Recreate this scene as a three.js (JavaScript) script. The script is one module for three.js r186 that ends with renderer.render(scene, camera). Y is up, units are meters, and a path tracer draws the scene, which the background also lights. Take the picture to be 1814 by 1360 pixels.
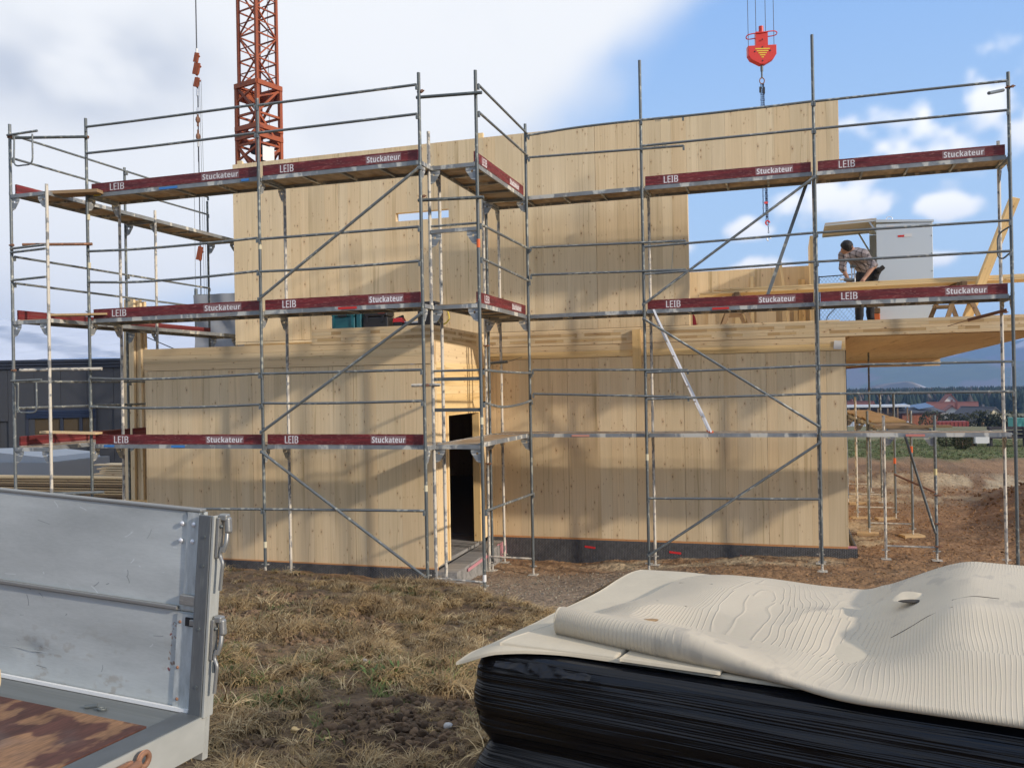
import * as THREE from 'three';
import { mergeGeometries, mergeVertices } from 'three/addons/utils/BufferGeometryUtils.js';
import { MarchingCubes } from 'three/addons/objects/MarchingCubes.js';
import { RoundedBoxGeometry } from 'three/addons/geometries/RoundedBoxGeometry.js';

// ---------------------------------------------------------------- camera, sky, sun, exposure
const scene = new THREE.Scene();
const camera = new THREE.PerspectiveCamera(47.1, 1024 / 767, 0.05, 9000);
camera.rotation.order = 'YXZ';
camera.position.set(0, 2.893, 0);
camera.rotation.set(0.0033, 0.3044, -0.0185);
scene.add(camera);
const renderer = new THREE.WebGLRenderer({ antialias: true });
renderer.setSize(1024, 767);
renderer.toneMapping = THREE.LinearToneMapping;
renderer.toneMappingExposure = 1.82;
renderer.shadowMap.enabled = true;

function rngOf(seed) { let a = seed >>> 0; return () => { a = (a + 0x6d2b79f5) | 0; let t = Math.imul(a ^ (a >>> 15), 1 | a); t = (t + Math.imul(t ^ (t >>> 7), 61 | t)) ^ t; return ((t ^ (t >>> 14)) >>> 0) / 4294967296; }; }
const rnd = rngOf(20240317);
const R = (a, b) => a + (b - a) * rnd();
const clamp = (x, a = 0, b = 1) => Math.min(b, Math.max(a, x));
const sstep = (a, b, x) => { const t = clamp((x - a) / (b - a)); return t * t * (3 - 2 * t); };
const mix = (a, b, t) => a + (b - a) * t;
// value noise (lattice hash), optionally periodic
function hash3(x, y, z) { let h = Math.imul(x, 374761393) + Math.imul(y, 668265263) + Math.imul(z, 2147483647 ^ 0x5bd1e995); h = Math.imul(h ^ (h >>> 13), 1274126177); return ((h ^ (h >>> 16)) >>> 0) / 4294967296; }
function vnoise(x, y, z = 0, px = 0, py = 0) {
  const xi = Math.floor(x), yi = Math.floor(y), zi = Math.floor(z), xf = x - xi, yf = y - yi, zf = z - zi;
  const u = xf * xf * (3 - 2 * xf), v = yf * yf * (3 - 2 * yf), w = zf * zf * (3 - 2 * zf);
  const wx = (i) => px ? ((i % px) + px) % px : i, wy = (i) => py ? ((i % py) + py) % py : i;
  const x0 = wx(xi), x1 = wx(xi + 1), y0 = wy(yi), y1 = wy(yi + 1);
  const a = mix(mix(hash3(x0, y0, zi), hash3(x1, y0, zi), u), mix(hash3(x0, y1, zi), hash3(x1, y1, zi), u), v);
  if (zf === 0) return a;
  const b = mix(mix(hash3(x0, y0, zi + 1), hash3(x1, y0, zi + 1), u), mix(hash3(x0, y1, zi + 1), hash3(x1, y1, zi + 1), u), v);
  return mix(a, b, w);
}
function fbm(x, y, z = 0, oct = 4, px = 0, py = 0) { let s = 0, a = 0.5, n = 0; for (let i = 0; i < oct; i++) { s += a * vnoise(x, y, z + i * 17, px, py); n += a; x *= 2; y *= 2; px *= 2; py *= 2; a *= 0.5; } return s / n; }

// sky: broken cloud, a thick pale veil on the left, blue with cumulus on the right
const YAW = 0.3044;
function skyColor(dx, dy, dz) {
  const az = Math.atan2(dx * Math.cos(YAW) - dz * Math.sin(YAW), -dx * Math.sin(YAW) - dz * Math.cos(YAW)) * 180 / Math.PI;   // degrees right of the view
  const el = Math.asin(clamp(dy, -1, 1)) * 180 / Math.PI;
  if (el < -13) return [0.16, 0.13, 0.10];
  const e = Math.max(el, 0);
  const k = Math.pow(clamp(e / 36), 0.75);
  let c = [mix(0.36, 0.098, k), mix(0.475, 0.222, k), mix(0.575, 0.49, k)];
  const mixc = (t, q) => { c = [mix(c[0], q[0], t), mix(c[1], q[1], t), mix(c[2], q[2], t)]; };
  const q = 9, n1 = fbm(dx * q + 40, dy * q * 1.3 + 11, dz * q + 7.3, 5), n2 = el > 24 ? 0 : fbm(dx * 26 + 4, dy * 34 + 19, dz * 26 + 0.4, 6), n3 = fbm(dx * 3.1 + 90, dy * 5 + 3, dz * 3.1 + 5.2, 4);
  // cumulus
  const puffs = [[24.4, 12.9, 4.8, 2.7], [29.6, 14.6, 3.2, 2.6], [21.4, 10.5, 4.0, 1.4], [14.6, 9.5, 1.6, 0.9], [11.3, 8.8, 1.2, 0.9], [16.2, 7.0, 2.2, 0.7], [26.3, 9.8, 2.6, 0.9], [34, 13, 4, 2.5], [41, 12, 6, 2.6], [52, 15, 7, 3.2], [66, 11, 8, 2.6], [24.6, 7.0, 2.4, .6], [84, 14, 9, 3.4], [104, 11, 9, 3], [128, 15, 10, 3.4], [150, 12, 9, 3], [-175, 14, 10, 3.2]];
  let d = 0, under = 0;
  if (el < 24) for (const [pa, pe, ra, re] of puffs) {
    let da = az - pa; if (da > 180) da -= 360; if (da < -180) da += 360;
    const ua = da / ra, ue = (el - pe) / (el < pe ? re * 0.72 : re);
    const v = 0.62 - (ua * ua + ue * ue) * 0.55 + (n2 - 0.5) * 2.9 + (n1 - 0.5) * 2.2;
    if (v > d) { d = v; under = clamp(-ue * 0.5 + 0.25); }
  }
  mixc(sstep(0.05, 0.75, d) * 0.95, [mix(0.64, 0.48, under), mix(0.645, 0.51, under), mix(0.66, 0.57, under)]);
  // veil
  const edge = az - (1.5 + (el - 15.5) * (el < 15.5 ? 1.9 : 1.42)) - (n1 - 0.5) * 7 - (n3 - 0.5) * 5;
  let veil = 1 - sstep(-5.5, 4.2, edge);
  const back = sstep(75, 120, Math.abs(az)), open = fbm(dx * 2.4 + 3, dy * 3.4 + 8, dz * 2.4 + 2.2, 4);
  veil = mix(veil, sstep(0.36, 0.54, open), back);
  const top = sstep(38, 62, el); veil = mix(veil, sstep(0.36, 0.56, open), top);
  const lowL = sstep(-4, -26, az) * (1 - sstep(17, 25, el));
  const grey = clamp(sstep(0.46, 0.64, n3 * 0.62 + n1 * 0.3 + lowL * 0.09) * 0.75 + lowL * 0.10);
  const patch = Math.exp(-Math.pow((az + 25.5) / 6.2, 2) - Math.pow((el - 18.6 - (az + 25) * 0.09) / 2.7, 2)) * sstep(0.30, 0.60, n1) * 1.15;
  const g = clamp(grey * 0.55 + patch);
  mixc(veil * 0.97, [mix(0.553, 0.345, g), mix(0.562, 0.375, g), mix(0.572, 0.43, g)]);
  if (el < 0) { const t = sstep(0, -12, el); c = [mix(c[0], 0.16, t), mix(c[1], 0.13, t), mix(c[2], 0.10, t)]; }
  return c;
}
{
  const W = 2048, Hh = 1024, data = new Float32Array(W * Hh * 4);
  for (let j = 0; j < Hh; j++) {
    const el = ((j + 0.5) / Hh - 0.5) * Math.PI, cy = Math.cos(el), sy = Math.sin(el);
    for (let i = 0; i < W; i++) {
      const a = ((i + 0.5) / W - 0.5) * 2 * Math.PI, c = skyColor(cy * Math.cos(a), sy, cy * Math.sin(a)), o = (j * W + i) * 4;
      data[o] = c[0]; data[o + 1] = c[1]; data[o + 2] = c[2]; data[o + 3] = 1;
    }
  }
  const t = new THREE.DataTexture(data, W, Hh, THREE.RGBAFormat, THREE.FloatType);
  t.mapping = THREE.EquirectangularReflectionMapping; t.magFilter = THREE.LinearFilter; t.minFilter = THREE.LinearFilter; t.needsUpdate = true;
  scene.background = t; scene.environment = t;
}
const sun = new THREE.DirectionalLight(new THREE.Color().setRGB(1, 0.90, 0.80), 2.05);
sun.position.set(-3 + 3.4 * 16, 1.38 * 16, -12 + 16);
sun.target.position.set(-3, 0, -12);
sun.castShadow = true; sun.shadow.radius = 3.6; sun.shadow.mapSize.set(4096, 4096);
Object.assign(sun.shadow.camera, { left: -26, right: 26, top: 22, bottom: -22, near: 1, far: 160 });
scene.add(sun, sun.target);

// ---------------------------------------------------------------- helpers
const taken = new Map();
function numbered(name) { const n = taken.get(name) || 0; taken.set(name, n + 1); return n ? `${name}_${String(n).padStart(3, '0')}` : name; }
function thing(name, label, category, pos = [0, 0, 0], turn = 0, group) {
  const o = new THREE.Group(); o.name = numbered(name); o.position.set(...pos); o.rotation.y = turn;
  o.userData = { label, category }; if (group) o.userData.group = group; scene.add(o); return o;
}
function part(parent, name, geo, mat) { const m = new THREE.Mesh(Array.isArray(geo) ? merge(geo) : geo, mat); m.name = name; m.castShadow = m.receiveShadow = true; parent.add(m); return m; }
function solo(name, label, category, geo, mat, group) { const m = part(scene, numbered(name), geo, mat); m.userData = { label, category }; if (group) m.userData.group = group; return m; }
function merge(list) {
  const a = list.map((g) => { let q = g.index ? g.toNonIndexed() : g; for (const n of Object.keys(q.attributes)) if (!['position', 'normal', 'uv'].includes(n)) q.deleteAttribute(n); return q; });
  return a.length === 1 ? a[0] : mergeGeometries(a, false);
}
const V = (x, y, z) => new THREE.Vector3(x, y, z);
const lin = (r, g, b) => new THREE.Color().setRGB(r, g, b);
function tex(w, h, fn, { srgb = false, rep } = {}) {   // fn(u, v, x, y) -> [r,g,b] 0..1 linear (stored as sRGB for colour maps)
  const d = new Uint8Array(w * h * 4), enc = (c) => srgb ? (c <= 0.0031308 ? c * 12.92 : 1.055 * Math.pow(c, 1 / 2.4) - 0.055) : c;
  for (let y = 0; y < h; y++) for (let x = 0; x < w; x++) {
    let c = fn((x + 0.5) / w, (y + 0.5) / h, x, y); if (typeof c === 'number') c = [c, c, c];
    const o = (y * w + x) * 4; d[o] = 255 * clamp(enc(c[0])); d[o + 1] = 255 * clamp(enc(c[1])); d[o + 2] = 255 * clamp(enc(c[2])); d[o + 3] = 255;
  }
  const t = new THREE.DataTexture(d, w, h, THREE.RGBAFormat); t.wrapS = t.wrapT = THREE.RepeatWrapping; t.magFilter = THREE.LinearFilter; t.minFilter = THREE.LinearMipmapLinearFilter; t.generateMipmaps = true;
  if (srgb) t.colorSpace = THREE.SRGBColorSpace; if (rep) t.repeat.set(...rep); t.needsUpdate = true; return t;
}
const M = (o) => new THREE.MeshStandardMaterial(o);
// box with uv in metres: along = axis of the grain ('x','y','z'); the grain runs along v
function box(w, h, d, { c = [0, 0, 0], along = 'y', su = 1.6, sv = 4, uo = 0, vo = 0, round = 0 } = {}) {
  const g = round ? new RoundedBoxGeometry(w, h, d, 1, round) : new THREE.BoxGeometry(w, h, d); const p = g.attributes.position, n = g.attributes.normal, uv = g.attributes.uv;
  for (let i = 0; i < p.count; i++) {
    const P = [p.getX(i), p.getY(i), p.getZ(i)], N = [Math.abs(n.getX(i)), Math.abs(n.getY(i)), Math.abs(n.getZ(i))];
    const ai = 'xyz'.indexOf(along), others = [0, 1, 2].filter((k) => k !== ai);
    let v = P[ai], u;
    if (N[ai] > 0.7) { v = P[others[0]] * 0.05; u = P[others[1]]; } else u = N[others[0]] > N[others[1]] ? P[others[1]] + 0.37 : P[others[0]];
    uv.setXY(i, u / su + uo, v / sv + vo);
  }
  g.translate(...c); return g;
}
const wbox = (w, h, d, o = {}) => box(w, h, d, { uo: rnd(), vo: rnd(), ...o });
// tube between two points, uv in metres
function tube(a, b, r, seg = 10) {
  const A = a.isVector3 ? a : V(...a), B = b.isVector3 ? b : V(...b), L = A.distanceTo(B), g = new THREE.CylinderGeometry(r, r, L, seg, 1, false), uv = g.attributes.uv, o = rnd();
  for (let i = 0; i < uv.count; i++) uv.setXY(i, uv.getX(i) * 0.3 + o, uv.getY(i) * L * 0.5 + o * 7);
  g.applyQuaternion(new THREE.Quaternion().setFromUnitVectors(V(0, 1, 0), B.clone().sub(A).normalize())); g.translate((A.x + B.x) / 2, (A.y + B.y) / 2, (A.z + B.z) / 2); return g;
}
function bent(pts, r, seg = 10, n = 16) {
  const c = new THREE.CatmullRomCurve3(pts.map((p) => V(...p)), false, 'centripetal'), L = c.getLength(), g = new THREE.TubeGeometry(c, n, r, seg), uv = g.attributes.uv, o = rnd();
  for (let i = 0; i < uv.count; i++) uv.setXY(i, uv.getY(i) * 0.3 + o, uv.getX(i) * L * 0.5 + o * 7); return g;
}
// bar of rectangular section between two points; up gives the direction of its height
function bar(a, b, w, h, up = V(0, 1, 0), opt = {}) {
  const A = a.isVector3 ? a : V(...a), B = b.isVector3 ? b : V(...b), L = A.distanceTo(B), g = wbox(w, L, h, { along: 'y', ...opt });
  const y = B.clone().sub(A).normalize(), x = new THREE.Vector3().crossVectors(y, up).normalize(), z = new THREE.Vector3().crossVectors(x, y);
  g.applyMatrix4(new THREE.Matrix4().makeBasis(x, y, z)); g.translate((A.x + B.x) / 2, (A.y + B.y) / 2, (A.z + B.z) / 2); return g;
}
function extr(pts, depth, { bevel = 0 } = {}) { const s = new THREE.Shape(pts.map((p) => new THREE.Vector2(...p))); return new THREE.ExtrudeGeometry(s, { depth, bevelEnabled: bevel > 0, bevelSize: bevel, bevelThickness: bevel, bevelSegments: 1 }); }
// ---------------------------------------------------------------- materials
// spruce: grain along v (4 m), eight strips of 0.2 m across u (1.6 m), knots
const spruceKnots = [];
{ const r = rngOf(77); for (let i = 0; i < 150; i++) spruceKnots.push([r(), r(), 0.003 + r() * r() * 0.009, 0.8 + r() * 1.2, r()]); }
const woodMap = (() => {
  const w = 1024, h = 1536, buf = new Float32Array(w * h * 3), cell = new Map();
  for (let y = 0; y < h; y++) for (let x = 0; x < w; x++) {
    const u = x / w, v = y / h, strip = Math.floor(u * 8);
    const warp = fbm(u * 16, v * 5, strip * 3.7, 3, 16, 5) * 0.03;
    const ring = fbm((u + warp) * 128, v * 3, strip + 0.5, 2, 128, 3), fine = fbm(u * 512, v * 12, 2.5, 2, 512, 12), coarse = fbm(u * 8, v * 3, strip * 1.3, 2, 8, 3);
    const streak = Math.pow(fbm((u + warp * 2) * 40, v * 2, strip * 9 + 0.5, 2, 40, 2), 3) * 1.0;
    const k = 1 - (ring - 0.5) * 0.19 - (fine - 0.5) * 0.12 + (coarse - 0.5) * 0.14 - Math.max(0, streak - 0.22) * 0.8;
    const o = (y * w + x) * 3; buf[o] = 0.80 * k; buf[o + 1] = 0.622 * Math.pow(k, 1.15); buf[o + 2] = 0.368 * Math.pow(k, 1.5);
  }
  for (const [ku, kv, kr, asp, tone] of spruceKnots) {
    const rx = kr / 1.6 * w, ry = kr * asp / 4 * h, X = ku * w, Y = kv * h, big = 3.4;
    for (let y = Math.floor(Y - ry * big * 1.5); y <= Y + ry * big * 1.5; y++) for (let x = Math.floor(X - rx * big); x <= X + rx * big; x++) {
      const dx = (x - X) / rx, dy = (y - Y) / ry, d = Math.hypot(dx, dy) + (vnoise(x * 0.7, y * 0.7) - 0.5) * 0.5, o = ((((y % h) + h) % h) * w + (((x % w) + w) % w)) * 3;
      const core = 1 - sstep(0.6, 1.15, d), halo = (1 - sstep(1, big, Math.hypot(dx, dy / 1.5))) * 0.22;
      const m = clamp(core * (0.62 + tone * 0.3)); buf[o] = mix(buf[o] * (1 - halo * 0.5), 0.13, m); buf[o + 1] = mix(buf[o + 1] * (1 - halo * 0.8), 0.065, m); buf[o + 2] = mix(buf[o + 2] * (1 - halo), 0.03, m);
    }
  }
  return tex(w, h, (u, v, x, y) => { const o = (y * w + x) * 3; return [buf[o], buf[o + 1], buf[o + 2]]; }, { srgb: true });
})();
const woodBump = tex(512, 512, (u, v) => 0.5 + (fbm(u * 128, v * 4, 1, 3, 128, 4) - 0.5) * 0.8);
const woodTone = [[1, 1, 1.01], [0.955, 0.95, 0.94], [1.04, 1.04, 1.04], [0.985, 0.95, 0.91], [0.915, 0.905, 0.89], [1.03, 1.0, 0.97], [0.88, 0.885, 0.89], [0.99, 0.94, 0.88]].map((c) => M({ map: woodMap, bumpMap: woodBump, bumpScale: 0.0008, color: lin(...c), roughness: 0.72 }));
const anyWood = () => { const q = rnd(); return q < 0.05 ? woodTone[6] : q < 0.11 ? woodTone[7] : woodTone[Math.floor(rnd() * 6)]; };
const warmWood = [[1.08, 0.98, 0.76], [1.02, 0.90, 0.66], [1.10, 1.03, 0.86]].map((c) => M({ map: woodMap, bumpMap: woodBump, bumpScale: 0.0008, color: lin(...c), roughness: 0.7 }));
const endWood = [[0.80, 0.72, 0.60], [0.66, 0.56, 0.44], [0.94, 0.88, 0.78]].map((c) => M({ map: woodMap, color: lin(...c), roughness: 0.85 }));
const oldWood = [[0.30, 0.25, 0.22], [0.38, 0.32, 0.28], [0.20, 0.16, 0.14]].map((c) => M({ map: woodMap, bumpMap: woodBump, bumpScale: 0.002, color: lin(...c), roughness: 0.9 }));
const siteWood = [[0.80, 0.74, 0.66], [0.70, 0.62, 0.52], [0.88, 0.80, 0.66]].map((c) => M({ map: woodMap, color: lin(...c), roughness: 0.82 }));
// galvanised tube with plaster spatter
const splash = (seed, amount) => tex(256, 1024, (u, v) => {
  const n = fbm(u * 8, v * 40, seed, 4, 8, 40), big = fbm(u * 3, v * 7, seed + 5, 3, 3, 7), z = fbm(u * 24, v * 60, seed + 9, 2, 24, 60);
  const s = sstep(0.62 - amount * 0.3, 0.70 - amount * 0.22, n * 0.6 + big * 0.4), dirt = sstep(0.55, 0.75, fbm(u * 5, v * 16, seed + 3, 3, 5, 16)) * 0.35;
  const g = 0.27 + (z - 0.5) * 0.10 + (big - 0.5) * 0.10;
  return [mix(mix(g * 0.97, 0.24, dirt), 0.66, s), mix(mix(g * 1.0, 0.19, dirt), 0.62, s), mix(mix(g * 1.0, 0.14, dirt), 0.53, s)];
}, { srgb: true });
const galvMap = splash(3.3, 0.12), galvMap2 = splash(8.1, 0.75);
const galv = M({ map: galvMap, color: lin(0.66, 0.70, 0.69), metalness: 0.3, roughness: 0.5 });
const zinc = (seed, k) => tex(256, 512, (u, v) => { const a = fbm(u * 14, v * 28, seed, 3, 14, 28), b = fbm(u * 3, v * 5, seed + 4, 3, 3, 5), s = sstep(0.62, 0.8, fbm(u * 6, v * 9, seed + 8, 4, 6, 9)); const g = k * (0.9 + (a - 0.5) * 0.22 + (b - 0.5) * 0.3); return [mix(g, g * 1.3, s), mix(g * 1.01, g * 1.3, s), mix(g * 0.99, g * 1.22, s)]; }, { srgb: true });
const galvDark = M({ map: galvMap, color: lin(0.46, 0.50, 0.49), metalness: 0.3, roughness: 0.5 });
const plastered = M({ map: galvMap2, color: lin(0.98, 0.95, 0.90), metalness: 0.1, roughness: 0.75 });
const rusty = M({ map: splash(12.7, 0.1), color: lin(1.1, 0.55, 0.32), metalness: 0.2, roughness: 0.8 });
const steelPlate = M({ map: splash(21.2, 0.3), color: lin(1.0, 1.02, 1.02), metalness: 0.3, roughness: 0.55 });
const deckPly = M({ map: tex(512, 512, (u, v) => { const n = fbm(u * 6, v * 20, 4, 4, 6, 20), s = sstep(0.5, 0.68, fbm(u * 4, v * 4, 9, 3, 4, 4)); const k = 0.75 + (n - 0.5) * 0.7; return [mix(0.50, 0.42, s) * k, mix(0.385, 0.28, s) * k, mix(0.26, 0.15, s) * k]; }, { srgb: true }), roughness: 0.85 });
const black = M({ color: lin(0.012, 0.012, 0.013), roughness: 0.5 });
const aluminium = M({ color: lin(0.74, 0.75, 0.76), metalness: 0.45, roughness: 0.4 });
const orangeMark = M({ color: lin(0.75, 0.14, 0.03), roughness: 0.6 });
const whitePaint = M({ color: lin(0.75, 0.74, 0.70), roughness: 0.6 });
const bluePaint = M({ color: lin(0.05, 0.22, 0.55), roughness: 0.6 });
const redPaint = M({ color: lin(0.62, 0.03, 0.02), roughness: 0.6 });
const yellowPaint = M({ color: lin(0.72, 0.52, 0.04), roughness: 0.6 });
const craneOrange = M({ map: tex(256, 256, (u, v) => { const n = fbm(u * 12, v * 12, 2, 4, 12, 12), s = sstep(0.56, 0.7, n); return [mix(0.34, 0.20, s), mix(0.075, 0.045, s), mix(0.018, 0.015, s)]; }, { srgb: true }), roughness: 0.6 });
const rope = M({ color: lin(0.09, 0.09, 0.095), roughness: 0.6, metalness: 0.3 });
// toe boards: red paint, worn, with the firm's lettering
function toeTexture(seed) {
  const W = 2048, H = 128, cv = document.createElement('canvas'); cv.width = W; cv.height = H; const g = cv.getContext('2d');
  const im = g.createImageData(W, H), r = rngOf(seed);
  for (let y = 0; y < H; y++) for (let x = 0; x < W; x++) {
    const n = fbm(x / 260, y / 22, seed, 4), s = fbm(x / 46, y / 7, seed + 31, 3), chip = sstep(0.70 - (seed % 4) * 0.012, 0.74 - (seed % 4) * 0.012, s) * 0.8, edge = (y < 9 || y > H - 9) ? sstep(0.54, 0.62, fbm(x / 30, y / 6, seed + 60, 3)) : 0;
    const k = 0.85 + (n - 0.5) * 0.55, m = Math.max(chip * 0.5, edge * 0.75), o = (y * W + x) * 4;
    im.data[o] = mix(126 * k, 170, m); im.data[o + 1] = mix(37 * k, 136, m); im.data[o + 2] = mix(38 * k, 116, m); im.data[o + 3] = 255;
  }
  g.putImageData(im, 0, 0);
  g.fillStyle = 'rgba(150,128,126,0.78)'; g.fillRect(1388, 20, 450, 92);
  g.fillStyle = 'rgba(128,96,98,0.45)'; g.fillRect(226, 16, 206, 100);
  g.fillStyle = '#e9e6e2'; g.font = 'bold 98px sans-serif'; g.textBaseline = 'middle'; const wS = g.measureText('Stuckateur').width; g.save(); g.translate(1400, 68); g.scale(428 / wS, 1); g.fillText('Stuckateur', 0, 0); g.restore();
  g.font = '126px sans-serif'; const wL = g.measureText('LEIB').width; g.save(); g.translate(232, 68); g.scale(196 / wL, 1); g.fillText('LEIB', 0, 0); g.fillText('LEIB', 2.6, 0); g.restore();
  for (let i = 0; i < 46; i++) { const x = r() * W, y = r() * H, l = 6 + r() * 70; g.strokeStyle = r() < 0.5 ? 'rgba(205,180,165,0.55)' : 'rgba(70,16,20,0.6)'; g.lineWidth = 1 + r() * 2.4; g.beginPath(); g.moveTo(x, y); g.lineTo(x + l, y + (r() - 0.5) * 12); g.stroke(); }
  for (let i = 0; i < 16; i++) { g.fillStyle = 'rgba(118,34,38,0.85)'; const x = (r() < 0.5 ? 226 + r() * 200 : 1392 + r() * 440), y = 26 + r() * 80; g.fillRect(x, y, 2 + r() * 9, 1 + r() * 4); }
  const t = new THREE.CanvasTexture(cv); t.colorSpace = THREE.SRGBColorSpace; t.magFilter = THREE.LinearFilter; t.generateMipmaps = true; t.minFilter = THREE.LinearMipmapLinearFilter; t.anisotropy = 4; return t;
}
const toeMats = [[5, 1], [19, 0.88], [42, 1.12], [63, 0.95], [88, 1.05]].map(([s, k]) => M({ map: toeTexture(s), color: lin(k, k, k), roughness: 0.62 }));
// ---------------------------------------------------------------- ground
const footOf = (x) => -12.0 + Math.max(0, x + 4.3) * 0.86;
function zones(x, z) {   // weights: grassy bank, gravel, sawdust, meadow
  const n = fbm(x * 0.9 + 50, z * 0.9 + 50, 0.5, 3) - 0.5, foot = footOf(x) + n * 1.1 + 0.35;
  const bank = sstep(foot, foot + 0.5, z) * (1 - sstep(2.5, 5, x));
  const e = (cx, cz, rx, rz, s = 0.5) => 1 - sstep(1 - s, 1 + s * 0.4, Math.hypot((x - cx) / rx, (z - cz) / rz) + n * 0.8);
  const gravel = e(-3.4, -12.8, 2.6, 2.1) * (1 - bank);
  const dust = Math.max(e(4.6, -26.6, 4.2, 1.6), e(2.2, -23.4, 2.4, 1.1), e(7.5, -28.2, 4, 1.5), e(1.2, -18.6, 0.9, 0.7) * 0.8, e(-1.6, -14.95, 2.6, 0.42) * 0.85, e(1.2, -17.1, .7, .5) * .8) * sstep(0.34, 0.52, fbm(x * 2.2, z * 2.2, 9, 3));
  const meadow = Math.max(sstep(-34.6 + n * 3, -36.2 + n * 3, z), sstep(34, 44, Math.hypot(x, z)));
  return { bank, gravel, dust, meadow, n };
}
function ground(x, z) {
  const foot = footOf(x), D = Math.hypot(x, z);
  let h = -0.28 * Math.exp(-Math.pow((x + 4) / 2.3, 2) - Math.pow((z + 14.6) / 2.3, 2));
  const m = (1 - sstep(4, 9, x));
  h += m * (0.2 * sstep(foot, foot + 1.2, z) + 0.76 * clamp((z - foot) / Math.max(1.5, -3.6 - foot)));
  h += (1 - m) * 0.8 * sstep(-8, -3, z);
  h += 0.62 * sstep(3.4, 5.6, x + (z + 20) * 0.12) * sstep(-26, -22, z) * (1 - sstep(-19.5, -15, z)) * (0.4 + 1.2 * fbm(x * 1.3, z * 1.3, 3, 4)) * (1 - sstep(9, 13, x));
  h += (0.28 * (fbm(x * 0.7, z * 0.7, 8, 3) - 0.5)) * Math.exp(-Math.pow((x - 3.6) / 1.7, 2) - Math.pow((z + 28.3) / 1.4, 2)) + 0.22 * Math.exp(-Math.pow((x - 3.2) / 1.5, 2) - Math.pow((z + 28.0) / 1.1, 2));
  const far = -10.5 * sstep(0, 1, clamp((D - 44) / 190)) ;
  const right = sstep(-24, 4, x); h += mix(0, far, right);
  if (D > 380) h += -6 * sstep(380, 700, D) * right;
  const near = 1 - sstep(30, 60, D);
  if (near > 0) {
    const zn = zones(x, z), rough = mix(0.075, 0.04, zn.gravel) * (1 - zn.meadow * 0.6);
    h += near * ((fbm(x * 1.7, z * 1.7, 2, 4) - 0.5) * rough * 1.5 + (fbm(x * 7, z * 7, 5, 3) - 0.5) * mix(rough * 0.9, 0.035, zn.gravel * 0.6));
    h += near * zn.bank * (fbm(x * 0.55, z * 0.55, 6, 2) - 0.5) * 0.16;
  }
  return h;
}
{
  const line = (a, b, step, lim, growth = 1.07) => { const neg = [], pos = []; for (let t = a; t <= b + 1e-6; t += step) pos.push(t); let s = step, t = b; while (t < lim) { s *= growth; t += s; pos.push(t); } s = step; t = a; while (t > -lim) { s *= growth; t -= s; neg.unshift(t); } return [...neg, ...pos]; };
  const xs = line(-10, 7, 0.085, 7000), zs = line(-16.5, -2.2, 0.085, 7000), nx = xs.length, nz = zs.length;
  const pos = new Float32Array(nx * nz * 3), col = new Float32Array(nx * nz * 3), uv = new Float32Array(nx * nz * 2), idx = [];
  for (let j = 0; j < nz; j++) for (let i = 0; i < nx; i++) {
    const x = xs[i], z = zs[j], o = j * nx + i, zn = zones(x, z), D = Math.hypot(x, z);
    pos.set([x, ground(x, z), z], o * 3); uv.set([x / 2.2, z / 2.2], o * 2);
    const f = fbm(x * 3, z * 3, 11, 3), f2 = fbm(x * 0.6, z * 0.6, 12, 3);
    let c = [mix(0.28, 0.38, f), mix(0.158, 0.215, f), mix(0.068, 0.10, f)];
    const mixc = (t, q) => { c = c.map((v, k) => mix(v, q[k], t)); };
    mixc(sstep(0.52, 0.62, f2) * 0.45, [0.12, 0.068, 0.034]);
    mixc(sstep(0.55, 0.7, fbm(x * 1.3, z * 1.3, 14, 3)) * 0.5, [0.27, 0.175, 0.09]);
    mixc(0.75 * Math.exp(-Math.pow((x - 6) / 2.0, 2)) * sstep(-26, -22, z) * (1 - sstep(-18, -15, z)) * sstep(0.35, 0.6, fbm(x * 1.6, z * 1.6, 44, 3)), [0.12, 0.066, 0.034]);
    mixc(zn.gravel * 0.8, [mix(0.26, 0.38, f), mix(0.20, 0.29, f), mix(0.14, 0.20, f)]);
    mixc(zn.dust * 0.9, [0.56, 0.44, 0.27]);
    mixc(zn.bank * 0.9, f2 > 0.5 ? [0.105, 0.066, 0.034] : [0.14, 0.092, 0.048]);
    const dry = sstep(-36, -42, z), gr = [mix(0.10, 0.14, f), mix(0.135, 0.16, f), 0.045];
    mixc(zn.meadow, [mix(gr[0], 0.24, dry * 0.5), mix(gr[1], 0.18, dry * 0.5), mix(gr[2], 0.10, dry * 0.5)]);
    col.set(c, o * 3);
    if (i && j) { const a = o - nx - 1, b = o - nx, d = o - 1; idx.push(a, d, b, b, d, o); }
  }
  const g = new THREE.BufferGeometry(); g.setAttribute('position', new THREE.BufferAttribute(pos, 3)); g.setAttribute('color', new THREE.BufferAttribute(col, 3)); g.setAttribute('uv', new THREE.BufferAttribute(uv, 2)); g.setIndex(idx); g.computeVertexNormals();
  const soil = tex(1024, 1024, (u, v) => { const n = fbm(u * 24, v * 24, 1, 5, 24, 24), c = fbm(u * 90, v * 90, 6, 3, 90, 90), st = sstep(0.70, 0.74, fbm(u * 60, v * 60, 30, 2, 60, 60)); const k = 0.72 + n * 0.5 + (c - 0.5) * 0.75; return [k + st * 0.5, k + st * 0.5, k + st * 0.5].map((q) => q * 0.85); }, { srgb: true });
  const soilB = tex(1024, 1024, (u, v) => fbm(u * 30, v * 30, 1, 5, 30, 30));
  const m = new THREE.Mesh(g, M({ map: soil, bumpMap: soilB, bumpScale: 0.045, vertexColors: true, roughness: 0.97 })); m.name = 'ground'; m.receiveShadow = m.castShadow = true; m.userData = { kind: 'structure', label: 'bare brown soil of the building site with gravel and grass' }; scene.add(m);
}
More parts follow.
